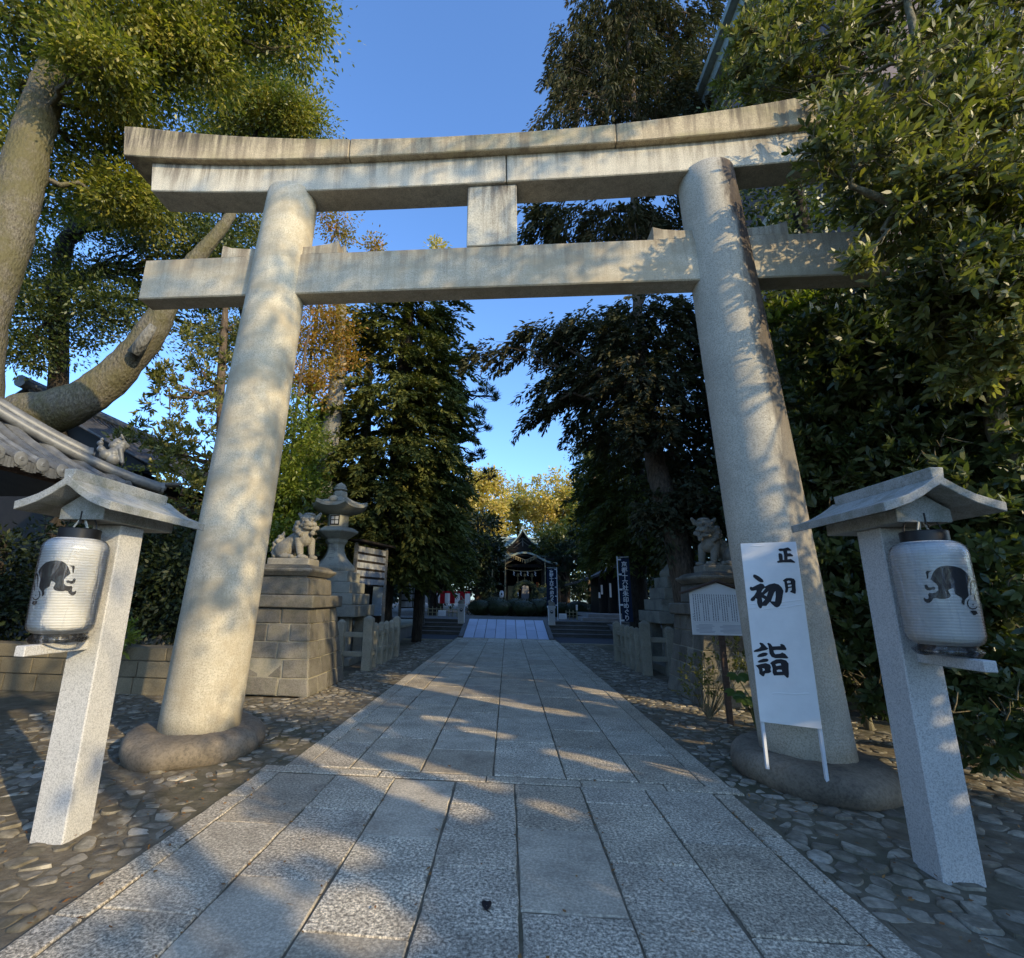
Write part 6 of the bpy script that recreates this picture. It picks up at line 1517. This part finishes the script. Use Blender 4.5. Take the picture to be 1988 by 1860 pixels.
# sunlit crowns far behind the hall
def far_tree(lab, u, v, Y, ru, rv, n, leaf, z0=TZ, per=70, L=.42, W=.24, kind='broadleaf_tree', extra=(), sig=.55, barkm='pine_bark', group=None):
    p = at(u, v, Y); s = pxs(u, v, Y); h = p[2]; q = min(1, ru * s / 3)
    q = q if ru > 30 else .12
    tk = [(p[0], Y, z0 - .1, .35 * q), (p[0] + .1, Y, z0 + (h - z0) * .5, .28 * q), (p[0], Y, h, .2 * q), (p[0], Y, h + rv * s * .6, .06 * q)]
    cb = [pb(u, v, Y, ru, rv, ru * s, n)] + [pb(*e[:2], Y, e[2], e[3], e[2] * s, e[4]) for e in extra]
    tree(kind, lab, 'tree', tk, cb, 'broad', leaf, barkm, group, .16, 7, per=per, sig=sig, L=L, W=W)
far_tree('tall golden tree lit by the sun behind the cedars', 935, 975, 62, 52, 70, 120, 'leaf_yellow', extra=((905, 960, 25, 60, 26), (960, 1040, 36, 36, 26)))
far_tree('rounded olive and gold tree behind the hall roof', 1005, 985, 70, 46, 50, 60, 'leaf_yellow', extra=((985, 1010, 30, 40, 20),))
far_tree('wide sunlit tree above the right side of the hall', 1080, 970, 66, 70, 52, 110, 'leaf_yellow', extra=((1050, 1020, 40, 40, 26), (1120, 1000, 40, 40, 24)))
far_tree('bronze green tree right of the hall behind the conifers', 1140, 1010, 58, 50, 60, 70, 'leaf_camphor', extra=((1160, 1060, 40, 30, 20),))
far_tree('dense green tree left of the hall', 930, 1075, 50, 46, 44, 60, 'leaf_camphor_dark', per=80, L=.34, W=.18)
far_tree('dense dark green tree right of the hall', 1080, 1062, 50, 46, 36, 60, 'leaf_camphor_dark', per=80, L=.34, W=.18)
pl = at(925, 1120, 40)
def garden_pine(lab, u, v, Y, pads):
    p = at(u, v, Y); tk = [(p[0], Y, TZ - .1, .18), (p[0] + .1, Y, p[2] - 1.2, .15), (p[0] - .1, Y, p[2], .12), (p[0], Y, p[2] + .8, .06)]
    tree('garden_pine', lab, 'pine', tk, [pb(a, b, Y, ru, rv, .9, n) for a, b, ru, rv, n in pads], 'pine', 'leaf_pine', 'pine_bark', None, .08, 4, per=40, L=.22, W=.035)
garden_pine('garden pine with layered dark pads left of the hall porch', 925, 1110, 41, [(925, 1110, 30, 14, 70), (905, 1130, 30, 12, 60), (940, 1135, 22, 12, 50), (920, 1085, 24, 10, 40), (895, 1150, 30, 10, 40), (930, 1155, 24, 8, 30), (890, 1105, 20, 12, 30)])
garden_pine('garden pine with layered dark pads right of the hall porch', 1100, 1100, 41, [(1090, 1085, 30, 14, 70), (1120, 1100, 36, 12, 70), (1085, 1110, 26, 10, 50), (1130, 1125, 36, 12, 60), (1100, 1060, 24, 12, 40), (1095, 1135, 30, 10, 50), (1150, 1100, 26, 14, 40), (1120, 1150, 40, 10, 50)])
garden_pine('low garden pine in front of the dark hut', 1145, 1130, 34, [(1130, 1140, 30, 12, 50), (1165, 1120, 26, 12, 40), (1140, 1160, 30, 10, 40)])
shrub(2.6, 38.5, 1.1, 1.0, 2.2, TZ, 'loose green shrub beside the grass ring', 'leaf_camphor_dark', 1500, .14, .07, None)

# conifers right of the path
b0 = at(1334, 1150, 11.9)
base = [(b0[0] + .2, 11.9, -.1, .36), T(1328, 1120, 12, 50), T(1308, 1030, 12.3, 47), T(1286, 950, 12.7, 42), T(1268, 880, 13.2, 36), T(1252, 760, 14, 27), T(1238, 600, 15, 18), T(1232, 400, 15.6, 14), T(1230, 200, 16, 11), T(1215, 40, 16, 8), T(1205, -60, 16, 4)]
cb = [pb(1280, 640, 15, 120, 60, 1.7, 50), pb(1150, 640, 15, 90, 40, 1.3, 30), pb(1060, 655, 15, 60, 26, .9, 12), pb(985, 675, 15, 50, 16, .6, 7), pb(1190, 720, 15, 120, 50, 1.5, 42), pb(1110, 750, 15.2, 70, 36, 1.1, 18), pb(1065, 785, 15.2, 30, 14, .6, 5), pb(1300, 780, 14.8, 100, 80, 1.6, 46), pb(1200, 820, 15.6, 80, 50, 1.3, 26), pb(1330, 900, 15, 80, 80, 1.4, 34), pb(1235, 640, 13.6, 60, 70, .7, 26), pb(1245, 740, 13.2, 60, 70, .7, 26), pb(1250, 830, 12.8, 50, 50, .6, 16), pb(1232, 430, 14.8, 50, 40, .6, 12), pb(1285, 985, 12.7, 40, 50, .5, 14), pb(1340, 960, 12.4, 40, 60, .5, 14), pb(1140, 20, 16, 60, 40, 1.2, 14), pb(1110, 130, 16, 50, 30, 1.0, 10), pb(1345, 30, 16, 40, 60, 1.3, 12), pb(1370, 700, 14.6, 60, 110, 1.3, 30),
      pb(1150, 430, 15.4, 130, 36, 1.4, 36), pb(1270, 430, 15.4, 80, 60, 1.4, 26), pb(1060, 430, 15.6, 50, 26, 1, 10), pb(1230, 210, 16, 100, 60, 1.6, 64), pb(1200, 110, 16, 80, 60, 1.5, 54), pb(1120, 90, 16, 40, 40, 1.0, 15), pb(1120, 175, 16, 50, 24, 1.0, 9), pb(1230, 20, 16, 80, 60, 1.5, 54), pb(1310, 150, 16.2, 70, 90, 1.5, 44), pb(1330, 60, 16.4, 40, 60, 1.2, 9), pb(1100, 240, 16, 60, 14, .9, 6), pb(1330, 240, 16, 70, 40, 1.3, 16)]
cb = [(c, q * 1.05, int(n * 2.1)) for c, q, n in cb]
tree('cypress', 'tall dark cypress with a leaning stem right of the path', 'conifer', base, cb, 'conifer', 'leaf_hinoki', 'pine_bark', None, .08, 5, .07, axis=(base[5][0], base[5][1]), per=85, length=.8, L=.17, W=.06, droop=.45)
b0 = at(1235, 1150, 19)
base = [(b0[0], 19, -.1, .34), T(1238, 1100, 19, 34), T(1240, 1000, 19, 30), T(1236, 900, 19, 24), T(1225, 760, 19, 16)]
cb = [pb(1205, 880, 19.5, 55, 70, 1.5, 34), pb(1180, 960, 20, 42, 60, 1.4, 30), pb(1230, 960, 19, 60, 80, 1.6, 34), pb(1205, 1040, 20, 50, 40, 1.5, 26), pb(1255, 1060, 18.5, 50, 50, 1.3, 22), pb(1165, 1050, 21, 26, 50, 1.2, 14), pb(1290, 1020, 17.5, 50, 70, 1.3, 24)]
cb = [(c, q * 1.1, int(n * 2.0)) for c, q, n in cb]
tree('cypress', 'second dark conifer with a straight black stem behind the leaning cypress', 'conifer', base, cb, 'conifer', 'leaf_cedar', 'dark_bark', None, .08, 3, .06, axis=(base[2][0], base[2][1]), per=80, length=.8, L=.2, W=.07, droop=.4)
far_tree('pale bushy evergreen at the edge of the sky right of the path', 1150, 880, 33, 36, 46, 36, 'leaf_light', TZ, 70, .2, .09, sig=.42)
far_tree('tiny golden treetop above the tie beam left of the strut', 848, 478, 34, 12, 14, 6, 'leaf_yellow', 0, 60, .3, .12, sig=.3)
far_tree('rust coloured treetop above the tie beam near the left wedge', 730, 478, 30, 28, 14, 8, 'leaf_autumn', 0, 60, .26, .12, sig=.35)

# big glossy evergreens at the right, close to the camera
base = [(6.6, 5.4, -.1, .11), T(1965, 900, 5.7, 34), T(1945, 700, 5.5, 30), T(1910, 540, 5.2, 26), T(1870, 400, 4.9, 24), T(1830, 260, 4.9, 26), T(1790, 120, 5, 18), T(1760, 0, 5.2, 10)]
ex = [[T(1910, 540, 5.2, 22), T(1820, 450, 4.8, 26), T(1740, 400, 4.6, 16), T(1650, 360, 4.5, 9)], [T(1870, 400, 4.9, 22), T(1780, 300, 4.8, 20), T(1700, 220, 4.8, 13), T(1600, 170, 4.9, 7)]]
cb = [pb(1660, 300, 4.5, 80, 60, .4, 12), pb(1790, 390, 4.6, 80, 60, .5, 26), pb(1780, 300, 4.8, 130, 90, .7, 55), pb(1880, 440, 4.8, 120, 110, .7, 55), pb(1940, 300, 5, 90, 140, .8, 48), pb(1700, 200, 5, 120, 60, .7, 36), pb(1850, 170, 5.2, 130, 80, .8, 46), pb(1560, 150, 5.6, 110, 40, .7, 20), pb(1450, 130, 6.2, 60, 60, .7, 16), pb(1440, 210, 7, 50, 40, .7, 10), pb(1520, 70, 6.2, 60, 50, .7, 14), pb(1500, 180, 6.4, 60, 40, .7, 12), pb(1620, 60, 5.8, 130, 60, .8, 30), pb(1480, 30, 6.4, 60, 40, .7, 8), pb(1800, 40, 5.6, 150, 70, .9, 40), pb(1950, 60, 5.4, 70, 90, .8, 24), pb(1830, 550, 4.7, 80, 50, .5, 22), pb(1890, 590, 4.8, 110, 60, .6, 40), pb(1930, 690, 4.9, 80, 60, .5, 26), pb(1560, 310, 4.5, 40, 30, .25, 3), pb(1690, 500, 4.5, 40, 14, .25, 2)]
cb = [(c, q, int(n * 1.9)) for c, q, n in cb]
tree('evergreen_tree', 'sunlit glossy evergreen covering the right end of the gate', 'tree', base, cb, 'rosette', 'leaf_light', 'twig_bark', None, .05, 6, .06, ex, 6, shafts=True, per=9, L=.10, W=.036, tw=.17, rosettes=8, twigs=.35)
base = [(6.4, 7.6, -.1, .14), T(1830, 1100, 7.2, 26), T(1810, 850, 7.1, 22), T(1790, 650, 7, 16), T(1770, 560, 7, 10)]
cb = [pb(1600, 690, 7, 90, 80, .8, 44), pb(1720, 740, 6.6, 110, 100, .8, 60), pb(1860, 740, 6.2, 110, 110, .8, 60), pb(1960, 800, 5.8, 60, 120, .7, 34), pb(1610, 840, 7, 90, 90, .8, 48), pb(1740, 900, 6.6, 110, 90, .8, 56), pb(1880, 940, 6, 110, 100, .8, 56), pb(1560, 950, 7.2, 50, 90, .7, 26), pb(1650, 600, 7.2, 130, 40, .8, 30), pb(1860, 620, 6.6, 120, 50, .8, 36), pb(1500, 640, 8, 50, 60, .8, 18)]
cb = [(c, q, int(n * 1.5)) for c, q, n in cb]
tree('evergreen_shrub', 'tall dark glossy evergreen behind the right pillar and lamp post roof', 'shrub', base, cb, 'rosette', 'leaf_hedge', 'twig_bark', None, .05, 5, .06, (), 6, shafts=True, per=8, L=.13, W=.05, tw=.16, rosettes=8, twigs=.12)
base = [(5.6, 6.8, -.1, .09), T(1700, 1350, 6.6, 16), T(1690, 1200, 6.6, 13), T(1680, 1080, 6.6, 8)]
cb = [pb(1600, 1040, 7, 70, 90, .6, 36), pb(1680, 1090, 6.6, 90, 90, .7, 44), pb(1620, 1180, 6.8, 70, 80, .6, 34), pb(1710, 1230, 6.3, 70, 80, .6, 34), pb(1650, 1310, 6.5, 60, 50, .5, 22), pb(1560, 1120, 7.4, 40, 90, .6, 20), pb(1740, 1100, 6.2, 60, 100, .6, 28), pb(1730, 1340, 6.1, 50, 60, .5, 14)]
cb = [(c, q, int(n * 1.5)) for c, q, n in cb]
tree('evergreen_shrub', 'dark leafy shrub between the right pillar and the right lamp post', 'shrub', base, cb, 'rosette', 'leaf_hedge', 'twig_bark', None, .035, 5, .06, ([(5.5, 6.7, -.05, .05), T(1640, 1300, 6.5, 10), T(1600, 1180, 6.6, 7), T(1580, 1080, 6.6, 4)], [(5.7, 6.5, -.05, .05), T(1720, 1300, 6.2, 9), T(1740, 1180, 6.1, 5)]), 6, shafts=True, per=8, L=.12, W=.048, tw=.15, rosettes=7, twigs=.2)
base = [(6.9, 5.4, -.1, .1), T(1900, 1350, 5.6, 20), T(1920, 1150, 5.5, 15), T(1930, 1000, 5.5, 9)]
cb = [pb(1920, 1060, 5.6, 70, 80, .6, 34), pb(1860, 1160, 5.9, 70, 90, .6, 34), pb(1950, 1200, 5.4, 50, 110, .6, 34), pb(1900, 1310, 5.5, 80, 80, .6, 36), pb(1850, 1400, 5.4, 50, 50, .5, 18), pb(1960, 1400, 5.1, 50, 60, .5, 18), pb(1830, 1050, 6.3, 60, 70, .6, 22)]
cb = [(c, q, int(n * 1.5)) for c, q, n in cb]
tree('evergreen_shrub', 'dark leafy shrub behind the right lamp post at the frame edge', 'shrub', base, cb, 'rosette', 'leaf_hedge', 'twig_bark', None, .035, 5, .06, (), 6, shafts=True, per=8, L=.115, W=.046, tw=.15, rosettes=7, twigs=.15)
tk = [(4.9, 7.7, -.1, .06), T(1545, 900, 8, 10), T(1540, 700, 8, 6)]
tree('young_tree', 'slim young tree with bright yellow green leaves beside the right pillar', 'tree', tk, [pb(1525, 625, 7.6, 32, 32, .4, 9), pb(1510, 680, 7.6, 22, 24, .3, 4), pb(1555, 600, 7.6, 24, 14, .3, 3)], 'rosette', 'leaf_bright', 'twig_bark', None, .03, 4, per=8, L=.13, W=.055, tw=.16, rosettes=5, shape=6)

# dense shade behind : big leaved dark evergreens that close the gaps
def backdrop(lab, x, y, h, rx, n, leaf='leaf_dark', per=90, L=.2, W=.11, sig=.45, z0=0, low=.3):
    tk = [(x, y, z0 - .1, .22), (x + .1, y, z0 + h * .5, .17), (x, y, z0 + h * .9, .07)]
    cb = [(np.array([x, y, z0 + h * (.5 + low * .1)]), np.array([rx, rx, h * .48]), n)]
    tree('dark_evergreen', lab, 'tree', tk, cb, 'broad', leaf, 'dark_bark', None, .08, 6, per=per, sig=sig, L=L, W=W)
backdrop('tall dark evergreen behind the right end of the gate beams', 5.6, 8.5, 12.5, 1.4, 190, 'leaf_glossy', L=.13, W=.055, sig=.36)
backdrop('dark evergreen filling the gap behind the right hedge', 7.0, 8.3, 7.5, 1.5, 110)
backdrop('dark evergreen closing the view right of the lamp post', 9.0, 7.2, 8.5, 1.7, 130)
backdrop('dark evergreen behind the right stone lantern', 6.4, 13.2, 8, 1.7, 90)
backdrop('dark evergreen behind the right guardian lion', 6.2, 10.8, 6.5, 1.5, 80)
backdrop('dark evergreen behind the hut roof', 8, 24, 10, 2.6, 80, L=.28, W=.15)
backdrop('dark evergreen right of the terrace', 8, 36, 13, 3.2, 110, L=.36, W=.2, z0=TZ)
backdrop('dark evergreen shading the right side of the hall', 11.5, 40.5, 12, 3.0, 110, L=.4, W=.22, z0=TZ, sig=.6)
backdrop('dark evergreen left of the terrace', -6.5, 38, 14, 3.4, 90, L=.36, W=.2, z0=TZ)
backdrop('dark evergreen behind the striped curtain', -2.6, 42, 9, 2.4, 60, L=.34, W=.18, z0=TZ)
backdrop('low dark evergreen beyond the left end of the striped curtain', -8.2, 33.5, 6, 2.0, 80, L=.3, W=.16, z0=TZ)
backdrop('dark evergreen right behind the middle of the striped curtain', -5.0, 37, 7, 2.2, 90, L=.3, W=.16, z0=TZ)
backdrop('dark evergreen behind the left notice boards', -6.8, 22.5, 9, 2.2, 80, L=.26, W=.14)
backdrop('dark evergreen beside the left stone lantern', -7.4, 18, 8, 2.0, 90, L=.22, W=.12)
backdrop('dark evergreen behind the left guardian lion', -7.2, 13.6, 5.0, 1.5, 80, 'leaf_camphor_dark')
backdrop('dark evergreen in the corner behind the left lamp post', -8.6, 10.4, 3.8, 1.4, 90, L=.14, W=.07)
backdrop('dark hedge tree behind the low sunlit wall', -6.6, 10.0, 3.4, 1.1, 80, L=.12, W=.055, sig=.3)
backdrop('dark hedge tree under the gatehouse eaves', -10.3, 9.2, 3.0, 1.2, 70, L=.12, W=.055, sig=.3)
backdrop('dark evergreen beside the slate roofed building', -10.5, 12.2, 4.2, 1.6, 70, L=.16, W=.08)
for i, (x, y, h) in enumerate(((-16, 60, 17), (-10, 72, 18), (10, 72, 17), (16, 56, 16), (-24, 44, 16), (22, 40, 15))):
    backdrop(['broad tree left of the hall among the far trees', 'far tree between the hall and the left trees', 'far tree right behind the hall', 'broad tree at the right edge of the far trees', 'far tree beyond the left notice boards', 'far tree beyond the hut'][i], x, y, h, 5, 90, 'leaf_camphor_dark', 70, .55, .32, .9, TZ)

# small plants
ft = thing('fatsia', 'fatsia with large lobed yellow green leaves beside the white sign', 'plant', (3.15, 7.2, 0))
mb = MB(); P = []; D = []; N = []; LL = []; WW = []
for k_ in range(9):
    a = random.uniform(0, 6.28); r = random.uniform(.1, .3); z = random.uniform(.35, .95); c = np.array([3.2 + r * math.cos(a), 7.1 + r * math.sin(a) * .6, z])
    mb.tube([(3.2, 7.15, -.03), (3.2 + r * .4 * math.cos(a), 7.13, z * .6), tuple(c)], [.014, .009, .006], 5)
    f = np.array([math.cos(a) * .5, -.8, -.35]); f /= np.linalg.norm(f); up = np.array([0, -.45, .9]); sd = np.cross(f, up)
    for q in np.linspace(-1.9, 1.9, 7):
        d = f * math.cos(q) + sd * math.sin(q); P.append(c); D.append(d); N.append(up + f * .3); LL.append(.17 * (1 - .13 * abs(q))); WW.append(.075)
mb.build('stems', 'stem_green', ft); leaves('lobed_leaves', P, D, N, LL, WW, 'leaf_fatsia', ft, 6)
nd = thing('nandina', 'small leafy plant growing below the information board', 'plant', (2.75, 8.0, 0))
a_, tp, tl = crown_rosette([(np.array([2.8, 8.0, .55]), np.array([.3, .2, .4]), 16), (np.array([3.3, 7.9, .75]), np.array([.25, .2, .35]), 14)], 7, .06, .024, rosettes=5)
mb = MB()
for c in np.concatenate(tp): mb.tube(wavy((2.9, 8.0, -.03), c, 3, .1), [.008, .006, .004, .003], 4)
mb.build('stems', 'twig_bark', nd); leaves('leaves', *a_, 'leaf_light', nd)
hp_ = thing('hedge_plant', 'sprig of sunlit leaves on the low wall under the left paper lantern', 'plant', (-6.2, 8.1, .7))
a_, tp, tl = crown_rosette([(np.array([-6.35, 8.0, .85]), np.array([.25, .2, .25]), 10), (np.array([-6.8, 8.2, .75]), np.array([.3, .2, .2]), 8)], 8, .10, .04, rosettes=5)
mb = MB()
for c in np.concatenate(tp): mb.tube(wavy((-6.4, 8.3, .6), c, 3, .1), [.008, .006, .004, .003], 4)
mb.build('stems', 'twig_bark', hp_); leaves('leaves', *a_, 'leaf_bright', hp_)

# the hedge and trees go on along the right of the approach, behind the camera; they dapple the light
def row_tree(lab, x, y, h, rx, ry, zc, n, L=.12, W=.05, per=60, sig=.3, leaf='leaf_glossy', name='roadside_evergreen'):
    tk = [(x, y, -.1, .14), (x, y, h * .5, .11), (x, y, h * .95, .04)]
    cb = [(np.array([x, y, zc]), np.array([rx, ry, h - zc]), n)]
    tree(name, lab, 'tree', tk, cb, 'broad', leaf, 'twig_bark', 'evergreens along the right of the approach', .05, 6, per=per, sig=sig, L=L, W=W)

def row(lab, x, y, zt, ry, n, n2, z2, more=()):
    tk = [(x, y, -.1, .16), (x + .1, y, 2.5, .14), (x, y + .1, zt, .1), (x - .1, y, z2, .03)]
    cb = [(np.array([x, y, zt * .5]), np.array([1.2, ry, zt * .52]), n), (np.array([x, y, (zt + z2) / 2 + .4]), np.array([1.3, ry * 1.05, (z2 - zt) / 2 + .6]), n2)] + [(np.array(c), np.array(r), k) for c, r, k in more]
    if more: tk += [(x, y + .1, max(c[2] for c, _, _ in more), .015)]; tk[-2] = (*tk[-2][:3], .07)
    tree('roadside_evergreen', lab, 'tree', tk, cb, 'broad', 'leaf_glossy', 'twig_bark', None, .06, 6, shafts=True, per=95, sig=.3, L=.14, W=.066)
row('roadside evergreen of the row right of the approach, farthest from the gate', 7.3, -9.0, 3.9, 1.6, 270, 3, 7.6)
row('roadside evergreen of the row right of the approach, second farthest from the gate', 7.2, -6.4, 4.0, 1.5, 290, 6, 8.6)
row('roadside evergreen in the middle of the row right of the approach', 7.1, -3.8, 4.3, 1.6, 320, 9, 9.4, [((7, -2.4, 8.3), (.45, .55, .3), 5), ((7, -3.0, 9.7), (.5, .6, .22), 6), ((7, -2.3, 10.7), (.4, .4, .25), 3), ((7, -3.1, 7.1), (.5, .3, .3), 3), ((7, -3.9, 11.5), (.5, .6, .25), 4), ((7, -3.6, 12.5), (.5, .4, .2), 3)])
row('roadside evergreen of the row right of the approach, second nearest to the gate', 7.0, -1.2, 5.2, 1.5, 330, 12, 9.0, [((7, -1.8, 11.8), (.5, .7, .25), 5), ((7, -.3, 11.2), (.5, .5, .25), 4), ((7, .0, 9.3), (.8, .8, .45), 12), ((7, -1.4, 10.2), (.6, .5, .3), 7), ((7, .7, 10.6), (.5, .5, .2), 3), ((7, -.9, 12.2), (.4, .5, .2), 3)])
row('roadside evergreen of the row right of the approach, nearest to the gate', 6.9, 1.6, 4.6, 1.6, 300, 6, 6.8)
